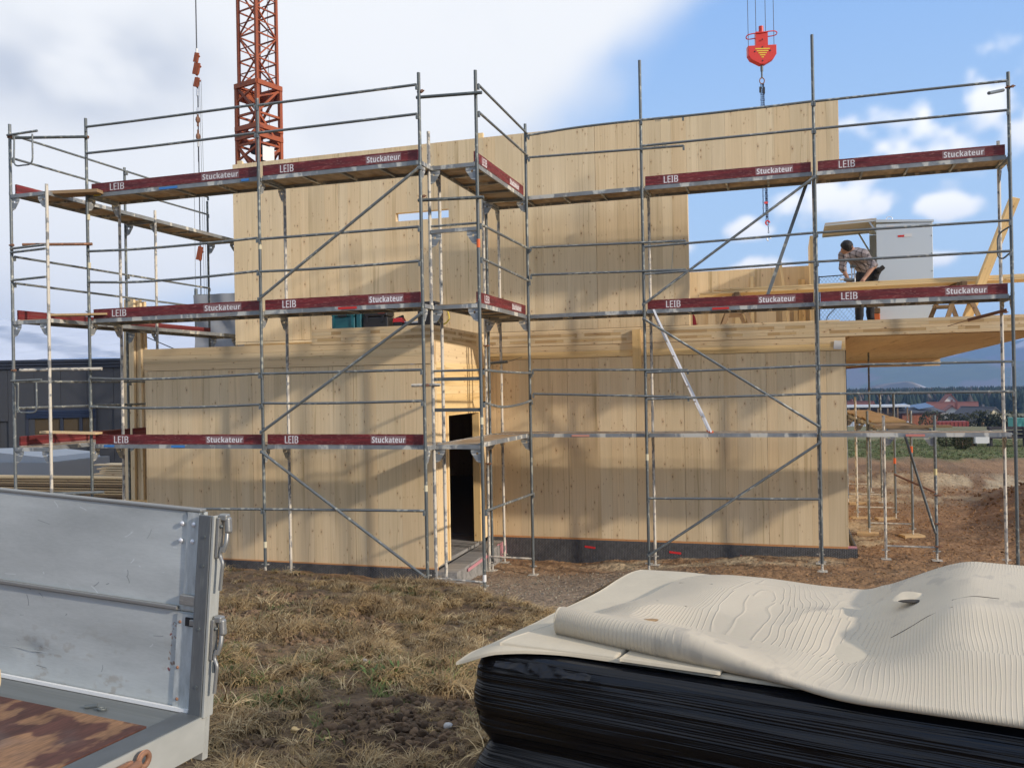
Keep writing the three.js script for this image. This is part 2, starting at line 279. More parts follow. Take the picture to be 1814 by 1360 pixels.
function stuff(name, label, category, geo, mat, list) {
  const im = new THREE.InstancedMesh(geo, mat, list.length), m = new THREE.Matrix4(), q = new THREE.Quaternion();
  list.forEach((it, i) => { q.setFromEuler(new THREE.Euler(...it.r)); m.compose(V(...it.p), q, V(...it.s)); im.setMatrixAt(i, m); if (it.c) im.setColorAt(i, lin(...it.c)); });
  im.name = numbered(name); im.castShadow = im.receiveShadow = true; im.userData = { kind: 'stuff', label, category }; scene.add(im); return im;
}
// stones, clods
{
  const rock = (seed, det = 1) => { const g = new THREE.IcosahedronGeometry(1, det), p = g.attributes.position; for (let i = 0; i < p.count; i++) { const v = V(p.getX(i), p.getY(i), p.getZ(i)), k = 0.72 + 0.55 * vnoise(v.x * 1.3 + seed, v.y * 1.3 + 9, v.z * 1.3 + 4.4); p.setXYZ(i, v.x * k, v.y * k * 0.7, v.z * k); } g.computeVertexNormals(); return g; };
  const peb = [], clod = [], r = rngOf(5);
  for (let i = 0; i < 26000; i++) {
    const x = -8 + r() * 14, z = -16 + r() * 10, zn = zones(x, z); if (r() > 0.12 + zn.gravel * 0.9 - zn.bank * 0.2) continue;
    if (z < -12.45 && x < -5.2) continue; if (z < -15.3 && x < 0.9) continue;
    const s = (0.004 + r() * r() * 0.017) * (zn.gravel > 0.3 ? 1 : 0.8), t = 0.13 + r() * 0.2; peb.push({ p: [x, ground(x, z) + s * 0.2, z], r: [r() * 6, r() * 6, r() * 6], s: [s, s, s], c: [t, t * (0.80 + r() * .1), t * 0.62] });
  }
  for (let i = 0; i < 15000; i++) {
    const x = -2 + r() * 12, z = -30 + r() * 22, zn = zones(x, z); if (zn.gravel + zn.dust + zn.bank + zn.meadow > 0.5 || (z < -15.2 && x < 0.95)) continue;
    const dark = Math.exp(-Math.pow((x - 6) / 1.9, 2)) * sstep(-27, -23, z), s = 0.006 + r() * r() * (0.022 + dark * 0.06), t = 0.6 + r() * 0.7; clod.push({ p: [x, ground(x, z) + s * 0.1, z], r: [r() * 6, r() * 6, r() * 6], s: [s, s * 0.7, s], c: [(0.29 - dark * 0.12) * t, (0.165 - dark * 0.07) * t, (0.075 - dark * 0.03) * t] });
  }
  for (let i = 0; i < 30000; i++) { const x = -6 + r() * 5.5, z = -9 + r() * 6; if (zones(x, z).bank < 0.4 || fbm(x * 0.9, z * 0.9, 21, 3) < 0.5) continue; const s = 0.004 + Math.pow(r(), 3) * 0.03, t = 0.5 + r() * 0.8; clod.push({ p: [x, ground(x, z) + s * 0.3, z], r: [r() * 6, r() * 6, r() * 6], s: [s, s, s], c: [0.16 * t, 0.10 * t, 0.055 * t] }); }
  stuff('gravel', 'loose tan gravel and pebbles around the doorstep', 'gravel', rock(3), M({ color: 0xffffff, roughness: 0.95 }), peb);
  stuff('soil_clods', 'loose clods of brown soil scattered over the site', 'soil', rock(7, 2), M({ color: 0xffffff, roughness: 1 }), clod);
}
// matted winter grass on the bank
{
  const tuft = (seed, n, len, flat) => {
    const r = rngOf(seed), P = [], N = [], I = [];
    for (let b = 0; b < n; b++) {
      const a = r() * 6.283, L = len * (0.5 + r() * 0.8), w = 0.0026 + r() * 0.0034, lean = flat * (0.5 + r() * 0.9), ox = (r() - 0.5) * 0.09, oz = (r() - 0.5) * 0.09, tw = (r() - 0.5) * 1.4; let px = ox, py = 0, pz = oz, ang = 0.25 + r() * 0.4, az = a;
      const base = P.length / 3, S = 4;
      for (let s = 0; s <= S; s++) {
        const ww = w * (1 - s / S * 0.85), sx = -Math.sin(az) * ww, sz = Math.cos(az) * ww; P.push(px - sx, py, pz - sz, px + sx, py, pz + sz); N.push(Math.cos(az) * 0.4, 0.9, Math.sin(az) * 0.4, Math.cos(az) * 0.4, 0.9, Math.sin(az) * 0.4);
        if (s) { const k = base + (s - 1) * 2; I.push(k, k + 1, k + 2, k + 1, k + 3, k + 2); }
        const st = L / S; px += Math.sin(ang) * Math.cos(az) * st; pz += Math.sin(ang) * Math.sin(az) * st; py = Math.max(0.004, py + Math.cos(ang) * st); ang += lean / S; az += tw / S;
      }
    }
    const g = new THREE.BufferGeometry(); g.setAttribute('position', new THREE.Float32BufferAttribute(P, 3)); g.setAttribute('normal', new THREE.Float32BufferAttribute(N, 3)); g.setIndex(I); return g;
  };
  const lists = [[], [], []], r = rngOf(91);
  for (let i = 0; i < 74000; i++) {
    const z = -12 + Math.pow(r(), 0.8) * 9.6, x = -10 + r() * 11.5, zn = zones(x, z); if (zn.bank < 0.35 || z > -2.6) continue;
    if (z < -11.3 && r() < 0.5) continue;
    const bare = fbm(x * 0.8, z * 0.8, 21, 4), gr = fbm(x * 1.1 + 9, z * 1.1, 33, 3); if (bare > 0.545 && r() < 0.82) continue; if (r() < 0.15) continue;
    const cl = fbm(x * 3.3, z * 3.3, 41, 3); if (cl < 0.40 && r() < 0.7) continue; const s = (0.30 + Math.pow(r(), 2) * 0.45) * (z < -9 ? 0.9 : 1) * (0.7 + 1.1 * sstep(0.42, 0.66, cl)), t = 0.75 + r() * 0.85, green = gr > 0.53 && r() < 0.42, k = green ? 2 : (r() < 0.72 ? 0 : 1);
    const c = green ? [0.12 * t, 0.155 * t, 0.035 * t] : (r() < 0.45 ? [0.31 * t, 0.205 * t, 0.085 * t] : r() < 0.62 ? [0.20 * t, 0.125 * t, 0.054 * t] : [0.46 * t, 0.34 * t, 0.175 * t]);
    lists[k].push({ p: [x, ground(x, z) - 0.004, z], r: [(r() - .5) * .3, r() * 6.28, (r() - .5) * .3], s: [s, s * (k === 2 ? 0.95 : 0.8), s], c });
  }
  const gm = new THREE.MeshPhysicalMaterial({ color: 0xffffff, roughness: 0.85, side: THREE.DoubleSide });
  stuff('dead_grass', 'straw coloured matted winter grass covering the bank', 'grass', tuft(3, 26, 0.20, 2.6), gm, lists[0]);
  stuff('dry_grass', 'upright dry grass stalks on the bank', 'grass', tuft(4, 15, 0.18, 1.3), gm, lists[1]);
  stuff('green_grass', 'short green grass shoots among the dead grass', 'grass', tuft(5, 18, 0.12, 1.3), gm, lists[2]);
  // meadow behind
  const md = []; for (let i = 0; i < 16000; i++) { const x = -6 + r() * 34, z = -34 - r() * 12; if (zones(x, z).meadow < 0.5) continue; const t = 0.7 + r() * 0.6; md.push({ p: [x, ground(x, z), z], r: [0, r() * 6.28, 0], s: [1.6, 0.9, 1.6], c: r() < 0.72 ? [0.115 * t, 0.155 * t, 0.04 * t] : [0.22 * t, 0.19 * t, 0.07 * t] }); }
  stuff('meadow_grass', 'green meadow grass beyond the bare soil', 'grass', tuft(6, 12, 0.10, 1.2), gm, md);
}
// ---------------------------------------------------------------- timber house
const ZL = -12.5, ZR = -15.35, XS = -5.2, XSB = -5.36, XL = -10.5, XR = 0.88, FLOOR = 0.14, SLABB = 3.62, SLABT = 3.87;
const house = thing('timber_house', 'two storey house shell of pale timber panels inside the scaffolding', 'house');
{
  const TH = 0.12, GAP = 0.0018;
  // a wall of upright planks: a backing panel with one mesh for each plank
  function plankWall(name, x0, x1, z, y0, y1, { holes = [], joints = [], minW = 0.13, maxW = 0.24, back = TH } = {}) {
    // backing: split round the holes
    const cuts = [], ys = (a, b) => cuts.push([a, b]);
    const pieces = [];
    let xsB = [x0, x1]; for (const h of holes) xsB.push(h[0], h[1]); xsB = [...new Set(xsB)].sort((a, b) => a - b);
    for (let i = 0; i + 1 < xsB.length; i++) {
      const mid = (xsB[i] + xsB[i + 1]) / 2; let spans = [[y0, y1]];
      for (const h of holes) if (mid > h[0] && mid < h[1]) spans = spans.flatMap(([a, b]) => [[a, Math.min(b, h[2])], [Math.max(a, h[3]), b]].filter(([p, q]) => q - p > 0.01));
      for (const [a, b] of spans) pieces.push(wbox(xsB[i + 1] - xsB[i], b - a, back - 0.02, { c: [mid, (a + b) / 2, z - back / 2 - 0.01] }));
    }
    const wall = part(house, name, pieces, woodTone[4]);
    let x = x0;
    const stops = [...joints, ...holes.flatMap((h) => [h[0], h[1]]), x1].sort((a, b) => a - b);
    while (x < x1 - 0.01) {
      let w = R(minW, maxW), nx = x + w; const stop = stops.find((s) => s > x + 0.005); let joint = false;
      if (nx > stop - 0.07) { nx = stop; joint = joints.includes(stop); w = nx - x; }
      let spans = [[y0, y1]]; const mid = (x + nx) / 2;
      for (const h of holes) if (mid > h[0] && mid < h[1]) spans = spans.flatMap(([a, b]) => [[a, Math.min(b, h[2])], [Math.max(a, h[3]), b]].filter(([p, q]) => q - p > 0.01));
      const gap = joint ? 0.006 : GAP, mt = anyWood();
      for (const [a, b] of spans) part(wall, 'plank', wbox(w - gap, b - a, 0.02, { c: [x + (w - gap) / 2, (a + b) / 2, z - 0.01 + R(-0.0006, 0.0006)] }), mt);
      x = nx;
    }
    return wall;
  }
  // ground floor
  plankWall('front_wall', XL, XS - 0.0, ZL, FLOOR, 3.27, { joints: [-8.4, -6.55] });
  plankWall('recessed_front_wall', XSB, XR, ZR, FLOOR + 0.04, 3.385, { joints: [-3.78, -2.55, -1.72, -0.35], minW: 0.16, maxW: 0.3 });
  // upper storey with the slot window and the big opening on the right
  plankWall('upper_wall', -10.68, 0.85, ZR + 0.004, SLABT + 0.03, 7.5, { holes: [[-7.08, -6.0, 6.08, 6.24], [-1.6, 0.86, 3.8, 6.28]], joints: [-8.3, -4.55, -3.2, -2.45], minW: 0.15, maxW: 0.3 });
  part(house, 'base_plate', [wbox(11.5, 0.045, 0.1, { along: 'x', c: [-4.92 - .01, SLABT + 0.0, ZR - 0.045] })], woodTone[2]);
  // bands under the slab
  const band = (x0, x1, z, y0, y1, n, mt) => { const b = part(house, 'ring_beam', wbox(x1 - x0, y1 - y0 - 0.004, 0.09, { along: 'x', c: [(x0 + x1) / 2, (y0 + y1) / 2, z - 0.065] }), mt[0]); const h = (y1 - y0) / n; for (let i = 0; i < n; i++) part(b, 'board', wbox(x1 - x0 - R(0, 0.002), h - 0.003, 0.022, { along: 'x', c: [(x0 + x1) / 2, y0 + h * (i + 0.5), z - 0.011 + R(-0.001, 0.001)] }), mt[i % mt.length]); };
  band(XL - 0.04, XS + 0.01, ZL + 0.012, 3.275, 3.65, 3, [woodTone[3], woodTone[1], woodTone[3]]);
  band(XSB, XR + 0.02, ZR + 0.010, 3.39, 3.62, 2, [warmWood[0], woodTone[3]]);
  // slab: five layers, the second and fourth of cross cut blocks
  const layer = (SLABT - SLABB) / 5;
  const sideDir = V(XSB - XS, 0, ZR - ZL).normalize(), sideLen = Math.hypot(XSB - XS, ZR - ZL);
  const core = (pts, y0, y1, nm, mt) => { const g = extr(pts.map(([x, z]) => [x, -z]), y1 - y0); g.rotateX(-Math.PI / 2); g.translate(0, y0, 0); const uv = g.attributes.uv; for (let i = 0; i < uv.count; i++) uv.setXY(i, uv.getX(i) / 1.6, uv.getY(i) / 4); return part(house, nm, g, mt); };
  const slab = core([[-7.27, ZL - 0.03], [XS - .03, ZL - .03], [XSB - .03, ZR - 0.03], [3.95, ZR - 0.03], [5.1, -34], [0.95, -34], [0.95, -26], [-10.6, -26], [-10.6, ZR - 0.18], [-7.27, ZR - 0.18]], SLABB + 0.002, SLABT - 0.002, 'floor_slab', woodTone[3]);
  core([[XL, ZL - 0.1], [-7.28, ZL - 0.1], [-7.28, ZR - .16], [-10.55, ZR - .16]], 3.50, 3.64, 'terrace_deck', woodTone[1]);
  const edgeRun = (a, b, outward) => {   // a,b = [x,z]
    const A = V(a[0], 0, a[1]), B = V(b[0], 0, b[1]), L = A.distanceTo(B), dir = B.clone().sub(A).normalize(), ang = Math.atan2(-dir.z, dir.x);
    for (let k = 0; k < 5; k++) {
      const y = SLABB + layer * (k + 0.5); let t = 0;
      while (t < L - 0.001) {
        let w = k % 2 ? R(0.10, 0.42) : R(1.6, 3.4); if (t + w > L - 0.08) w = L - t;
        const g = wbox(w - 0.0016, layer - 0.0018, 0.03, { along: 'x' }); g.rotateY(ang); const c = A.clone().addScaledVector(dir, t + w / 2);
        g.translate(c.x + outward[0] * (0.015 + R(-.0008, .0008) - 0.03), y, c.z + outward[1] * (0.015 + R(-.0008, .0008) - 0.03));
        part(slab, k % 2 ? 'end_grain_block' : 'lamella', g, k % 2 ? (rnd() < 0.3 ? endWood[1] : rnd() < 0.5 ? endWood[0] : woodTone[1]) : anyWood()); t += w;
      }
    }
  };
  edgeRun([-7.27, ZL + 0.02], [XS + 0.02, ZL + 0.02], [0, 1]); edgeRun([XS + 0.02, ZL + 0.02], [XSB + 0.02, ZR + 0.02], [1, 0]); edgeRun([XSB + 0.04, ZR + 0.02], [3.98, ZR + 0.02], [0, 1]); edgeRun([3.98, ZR + .02], [5.13, -34], [1, 0]);
  part(house, 'canopy_beam', wbox(4.1, 0.26, 0.2, { along: 'x', c: [3.02, 3.488, -33.9] }), woodTone[3]);
  part(house, 'soffit_panel', wbox(3.0, 0.012, 18.2, { along: 'z', c: [2.47, SLABB - 0.008, -24.6] }), woodTone[3]);
  // side wall with the door
  const side = (t0, t1, y0, y1, nm, mt, off = 0, th = 0.1, along = 'y', parent = house) => { const g = wbox(th, y1 - y0, t1 - t0, { along }); const ang = Math.atan2(sideDir.x, sideDir.z) + Math.PI; g.rotateY(ang); const tm = (t0 + t1) / 2; g.translate(XS + sideDir.x * tm - th / 2 + off, (y0 + y1) / 2, ZL + sideDir.z * tm); return part(parent, nm, g, mt); };
  const ds0 = side(0.13, 0.60, FLOOR, 2.55, 'door_side_panel', woodTone[5]);
  const ds1 = side(2.46, 2.86, FLOOR, 2.55, 'door_side_panel', woodTone[0], 0.0);
  const hd = side(0.13, 2.86, 2.55, 3.3, 'door_header_panel', warmWood[2], 0, 0.1, 'z');
  for (let k = 0; k < 6; k++) side(0.13, 2.86, 2.55 + k * 0.125 + 0.001, 2.55 + (k + 1) * 0.125 - 0.001, 'board', warmWood[k % 3], 0.018, 0.02, 'z', hd);
  side(0.13, 2.86, 3.3, 3.62, 'header_beam', woodTone[5], 0.012, 0.1, 'z');
  for (let k = 0; k < 2; k++) side(2.463 + k * 0.198, 2.659 + k * 0.198, FLOOR + 0.01, 2.545, 'plank', anyWood(), 0.018, 0.02, 'y', ds1);
  for (let k = 0; k < 2; k++) side(0.135 + k * 0.2, 0.332 + k * 0.2, FLOOR + 0.01, 2.545, 'plank', anyWood(), 0.018, 0.02, 'y', ds0);
  side(0.60, 0.67, FLOOR, 2.45, 'door_jamb', warmWood[2], 0.024, 0.125); side(2.38, 2.46, FLOOR, 2.45, 'door_jamb', warmWood[1], 0.024, 0.125);
  side(0.60, 2.46, 2.45, 2.549, 'door_head', warmWood[1], 0.024, 0.125, 'z');
  // edge boards of the front panel seen beside the door
  for (let k = 0; k < 3; k++) part(house, 'panel_edge', wbox(0.012, 3.12, 0.036, { c: [XS + 0.007, 1.705, ZL - 0.02 - k * 0.04] }), [warmWood[2], endWood[0], woodTone[2]][k]);
  for (let k = 0; k < 3; k++) part(house, 'panel_edge', wbox(0.012, 3.12, 0.036, { c: [XL - 0.007, 1.705, ZL - 0.02 - k * 0.04] }), [woodTone[0], endWood[0], woodTone[2]][k]);
  part(house, 'panel_edge', wbox(0.012, 3.2, 0.12, { c: [XR + 0.007, 1.79, ZR - 0.06] }), woodTone[2]);
  // closing walls, rear and inside
  part(house, 'left_wall', [wbox(0.12, 3.8, 13.3, { c: [XL + 0.061, 1.70, -19.3] })], woodTone[1]);
  part(house, 'right_wall', [wbox(0.12, 3.8, 10.5, { c: [XR - 0.061, 1.70, -20.73] })], woodTone[1]);
  part(house, 'rear_wall', [wbox(11.3, 3.8, 0.12, { c: [-4.8, 1.70, -26.05] })], woodTone[1]);
  part(house, 'floor', [new THREE.BoxGeometry(11.0, 0.3, 10.3).translate(-4.8, -0.02, -20.75), new THREE.BoxGeometry(5.1, 0.3, 2.9).translate(-7.95, -0.02, -14.0)], M({ color: lin(0.30, 0.28, 0.25), roughness: 0.9 }));
  // upper storey: end walls behind
  part(house, 'upper_side_wall', [extr([[0, 0], [9, 0], [9, 1.4], [0.55, 3.4], [0, 3.74]], 0.12).rotateY(Math.PI / 2).translate(-10.67, SLABT, ZR - 0.14)], woodTone[2]);
  part(house, 'wall_post', wbox(0.12, 3.75, 0.06, { c: [-5.42, SLABT + 1.9, ZR - 0.2] }), warmWood[2]);
  // parapet on the far side of the slab
  const par = part(house, 'parapet_wall', wbox(3.1, 1.42, 0.1, { c: [-1.0, SLABT + 0.72, -19.56] }), woodTone[4]);
  for (let x = -2.5; x < 0.4; x += 0.22) part(par, 'plank', wbox(0.218, 1.44, 0.02, { c: [x + 0.11, SLABT + 0.73, -19.5] }), anyWood());
  part(house, 'parapet_end', [wbox(0.10, 1.85, 1.6, { c: [0.50, SLABT + 0.93, -18.9] })], warmWood[2]);
  // plinth
  const dimple = tex(256, 256, (u, v) => { const a = (u * 8) % 1 - 0.5, b = (v * 8 + (Math.floor(u * 8) % 2) * 0.5) % 1 - 0.5; return 1 - sstep(0.18, 0.42, Math.hypot(a, b)); });
  const dimpleC = tex(256, 256, (u, v) => { const a = (u * 8) % 1 - 0.5, b = (v * 8 + (Math.floor(u * 8) % 2) * 0.5) % 1 - 0.5, d = sstep(0.3, 0.44, Math.hypot(a, b)), n = fbm(u * 4, v * 4, 3, 3, 4, 4); const k = mix(0.115, 0.085, d) * (0.7 + n * 0.6); return [k, k * 0.98, k * 0.95]; }, { srgb: true });
  const memb = M({ map: dimpleC, bumpMap: dimple, bumpScale: 0.012, roughness: 0.6 });
  const pb = (w, h, d, c) => box(w, h, d, { su: 0.22, sv: 0.22, c });
  part(house, 'plinth_membrane', [pb(6.35, 0.62, 0.03, [-2.18, -0.16, ZR - 0.005]), pb(0.03, 0.62, 3, [XR + 0.13, -0.16, ZR - 1.5])], memb);
  part(house, 'plinth_membrane', [pb(5.32, 0.5, 0.03, [-7.85, -0.13, ZL - 0.005])], memb);
  const conc = M({ map: tex(512, 512, (u, v) => { const n = fbm(u * 10, v * 10, 2, 5, 10, 10), s = sstep(0.62, 0.68, fbm(u * 30, v * 30, 8, 3, 30, 30)); const k = 0.26 + (n - 0.5) * 0.22 - s * 0.06; return [k, k * 0.95, k * 0.86]; }, { srgb: true }), roughness: 0.92 });
  const pl = (a, b, y0, y1, w) => { const L = Math.hypot(b[0] - a[0], b[1] - a[1]), g = box(w, y1 - y0, L, { su: 1, sv: 1 }); g.rotateY(Math.atan2(b[0] - a[0], b[1] - a[1])); g.translate((a[0] + b[0]) / 2, (y0 + y1) / 2, (a[1] + b[1]) / 2); return g; };
  part(house, 'foundation', [pl([XS + 0.16, ZL - 0.02], [XSB + 0.2, ZR + 0.02], -0.4, 0.085, 0.34)], conc);
  part(house, 'doorstep', [new THREE.BoxGeometry(0.3, 0.05, 1.6).translate(-5.47, 0.11, -14.0)], conc);
  const pink = M({ color: lin(0.55, 0.25, 0.27), roughness: 0.7 });
  part(house, 'insulation_tape', [pl([XS + 0.335, ZL - 0.5], [XSB + 0.376, ZR + 0.6], 0.0, 0.05, 0.012), pl([XSB + 0.38, ZR + 0.55], [XSB + 0.38, ZR + 0.05], -0.16, 0.10, 0.012), new THREE.BoxGeometry(0.14, 0.12, 0.12).translate(XR + 0.07, 0.11, ZR - 0.1)], pink);
  const sole = M({ map: woodMap, color: lin(0.78, 0.46, 0.27), roughness: 0.7 });
  part(house, 'sole_plate', [wbox(5.3, 0.055, 0.1, { along: 'x', c: [-7.85, FLOOR - 0.028, ZL - 0.045] })], sole); part(house, 'sole_plate', [wbox(6.2, 0.05, 0.1, { along: 'x', c: [-2.22, FLOOR + 0.012, ZR - 0.045] })], sole);
  for (const [x, y] of [[-3.42, 0.02], [-1.92, -0.02], [-0.72, -0.04], [0.5, -0.02], [0.86, -.03]]) { const g = new THREE.BoxGeometry(R(0.16, 0.26), 0.035, 0.004); g.rotateZ(R(-0.1, 0.02)); part(house, 'red_mark', g.translate(x, y, ZR + 0.0125), M({ color: lin(0.75, 0.03, 0.03), roughness: 0.6 })); }
  part(house, 'hanging_board', wbox(0.15, 0.68, 0.05, { c: [-2.51, 3.51, ZR + 0.055] }), warmWood[1]);
  part(house, 'site_note', new THREE.BoxGeometry(0.12, 0.14, 0.004).rotateZ(-0.1).translate(0.78, 3.48, ZR + 0.024), whitePaint);
}
// ---------------------------------------------------------------- scaffolding
const LV = [2.1, 4.1, 6.1], ZA = -11.368, ZB = -14.206;
const gussetShape = [[0, 0], [0.15, 0], [0.15, -0.05], [0.07, -0.17], [0, -0.2]];
function gusset(p, toward) {   // plate below the transom at standard p, towards the other standard
  const s = new THREE.Shape(gussetShape.map((q) => new THREE.Vector2(...q))); const h = new THREE.Path(); h.absarc(0.055, -0.06, 0.018, 0, Math.PI * 2, true); s.holes.push(h);
  const g = new THREE.ExtrudeGeometry(s, { depth: 0.008, bevelEnabled: false, curveSegments: 6 }); g.translate(0.02, 0, -0.004); g.rotateY(Math.atan2(-toward[1], toward[0])); g.translate(p[0], p[1], p[2]); return g;
}
const plateGeo = merge([new THREE.CylinderGeometry(0.018, 0.018, 0.2, 8).translate(0, 0.1, 0), new THREE.BoxGeometry(0.15, 0.01, 0.15).translate(0, 0.005, 0), new THREE.BoxGeometry(0.12, 0.016, 0.02).translate(0, 0.15, 0)]);
function standard(sc, x, z, top, mat, { foot = 'ground', lean = 0 } = {}) {
  const y0 = foot === 'ground' ? ground(x, z) : foot, gs = [tube([x, y0 + 0.12, z], [x + lean, top, z], 0.0242)];
  for (let y = 0.1; y < top - 0.4; y += 2) if (y > y0 + 0.3) gs.push(tube([x, y - 0.02, z], [x, y + 0.02, z], 0.0275, 10));
  const s = part(sc, 'standard', gs, mat);
  if (foot === 'ground') { const b = part(s, 'base_plate', plateGeo.clone().translate(x, y0, z), plastered); }
  return s;
}
function transom(sc, o, i, y) { const d = [i[0] - o[0], i[1] - o[1]], L = Math.hypot(...d), u = [d[0] / L, d[1] / L]; part(sc, 'transom', [bar([o[0] + u[0] * .024, y - 0.05, o[1] + u[1] * .024], [i[0] - u[0] * .024, y - 0.05, i[1] - u[1] * .024], 0.05, 0.055), gusset([o[0], y - 0.08, o[1]], u), gusset([i[0], y - 0.08, i[1]], [-u[0], -u[1]])], steelPlate); }
// deck between frame a and frame b (each {o:[x,z], i:[x,z]})
function deck(sc, a, b, y, { panel = true, cut } = {}) {
  const dir = V(b.o[0] - a.o[0], 0, b.o[1] - a.o[1]), L = dir.length() - 0.07; dir.normalize(); const inn = V(a.i[0] - a.o[0], 0, a.i[1] - a.o[1]), W = inn.length(); inn.normalize();
  const at = (t, w) => [a.o[0] + dir.x * t + inn.x * w, a.o[1] + dir.z * t + inn.z * w], t0 = 0.035, t1 = 0.035 + L, gs = [];
  for (const w of [0.055, W - 0.055]) { const p = at(t0, w), q = at(t1, w); gs.push(bar([p[0], y - 0.03, p[1]], [q[0], y - 0.03, q[1]], 0.028, 0.062)); }
  for (let k = 0; k <= 4; k++) { const t = mix(t0 + 0.015, t1 - 0.015, k / 4), p = at(t, 0.06), q = at(t, W - 0.06); gs.push(bar([p[0], y - 0.036, p[1]], [q[0], y - 0.036, q[1]], 0.03, 0.036)); }
  const m = part(sc, 'deck', gs, steelPlate);
  const c = at((t0 + t1) / 2, W / 2), g = box(L - 0.01, 0.012, W - 0.135, { along: 'x', su: 1, sv: 1.4, uo: rnd(), vo: rnd() }); g.rotateY(Math.atan2(-dir.z, dir.x)); g.translate(c[0], y - 0.012, c[1]); part(m, 'plywood_panel', g, deckPly);
  return m;
}
let toeN = 0;
function toeBoard(sc, a, b, y, { plain = false, h = 0.15, lift = 0.004, side = 1, text = true } = {}) {
  const dir = V(b.o[0] - a.o[0], 0, b.o[1] - a.o[1]), full = dir.length(), L = full - 0.1; dir.normalize(); const inn = V(a.i[0] - a.o[0], 0, a.i[1] - a.o[1]).normalize();
  const g = new THREE.BoxGeometry(L, h, 0.03), uv = g.attributes.uv;   // +z face carries the lettering
  const flip = toeN % 2 ? 0.42 : 0.62;
  for (let i = 0; i < uv.count; i++) { const f = Math.floor(i / 4); if (f !== 4 || !text) uv.setXY(i, flip + uv.getX(i) * 0.05, uv.getY(i)); }
  const out = inn.clone().multiplyScalar(-1), ang = Math.atan2(out.x, out.z); g.rotateY(ang);
  g.rotateZ(R(-0.002, 0.002)); g.translate(a.o[0] + dir.x * full / 2 + inn.x * 0.05, y + h / 2 + lift, a.o[1] + dir.z * full / 2 + inn.z * 0.05);
  const t = part(sc, 'toe_board', g, toeMats[(toeN++ * 3) % 5]);
  const clip = (t_) => { const q = bar([0, 0, 0], [0, h + 0.02, 0], 0.012, 0.04); q.rotateY(ang); q.translate(a.o[0] + dir.x * t_ + inn.x * 0.05, y + lift, a.o[1] + dir.z * t_ + inn.z * 0.05); return q; };
  part(t, 'end_clip', [clip(0.044), clip(full - 0.044)], galv); return t;
}
function sticker(sc, a, t, y, w, mat, n = [0, 1], name = 'sticker') { const g = new THREE.BoxGeometry(w, 0.035, 0.003); g.rotateY(Math.atan2(n[0], n[1])); g.translate(a[0], y, a[1]); part(sc, name, g, mat); }
function rail(sc, p, q, { sag = 0, off = [0, 0.035], r = 0.0195, mat = galv, hook = true } = {}) {
  const a = [p[0] + off[0], p[1], p[2] + off[1]], b = [q[0] + off[0], q[1], q[2] + off[1]], d = V(b[0] - a[0], b[1] - a[1], b[2] - a[2]), L = d.length(); d.normalize();
  const A = V(...a).addScaledVector(d, 0.02), B = V(...b).addScaledVector(d, -0.02), gs = [];
  if (Math.abs(sag) < 0.004) gs.push(tube(A, B, r)); else { const m1 = A.clone().lerp(B, 0.3), m2 = A.clone().lerp(B, 0.68); gs.push(bent([A.toArray(), [m1.x, m1.y - sag, m1.z], [m2.x, m2.y - sag * 0.8, m2.z], B.toArray()], r)); }
  if (hook) for (const e of [A, B]) gs.push(new THREE.BoxGeometry(0.03, 0.07, 0.03).translate(e.x, e.y - 0.035, e.z));
  return part(sc, 'guardrail', gs, mat);
}
function coupler(sc, x, y, z, axis = 'y') { const g = new THREE.TorusGeometry(0.032, 0.011, 6, 12); g.rotateX(Math.PI / 2); g.translate(x, y, z); const b = tube([x + 0.03, y, z + 0.035], [x + 0.085, y, z + 0.035], 0.009, 6), n = new THREE.BoxGeometry(0.03, 0.034, 0.03).translate(x + 0.05, y, z + 0.03); part(sc, 'coupler', [g, b, n], rusty); }
const brace = (sc, p, q, off = 0.05) => part(sc, 'diagonal_brace', [tube([p[0], p[1], p[2] + off], [q[0], q[1], q[2] + off], 0.0212), new THREE.BoxGeometry(0.05, 0.05, 0.05).translate(p[0], p[1], p[2] + off * 0.6), new THREE.BoxGeometry(0.05, 0.05, 0.05).translate(q[0], q[1], q[2] + off * 0.6)], galv);
const mark = (sc, x, y, z, mat, h = 0.06) => part(sc, 'paint_mark', tube([x, y - h / 2, z], [x, y + h / 2, z], 0.0262), mat);

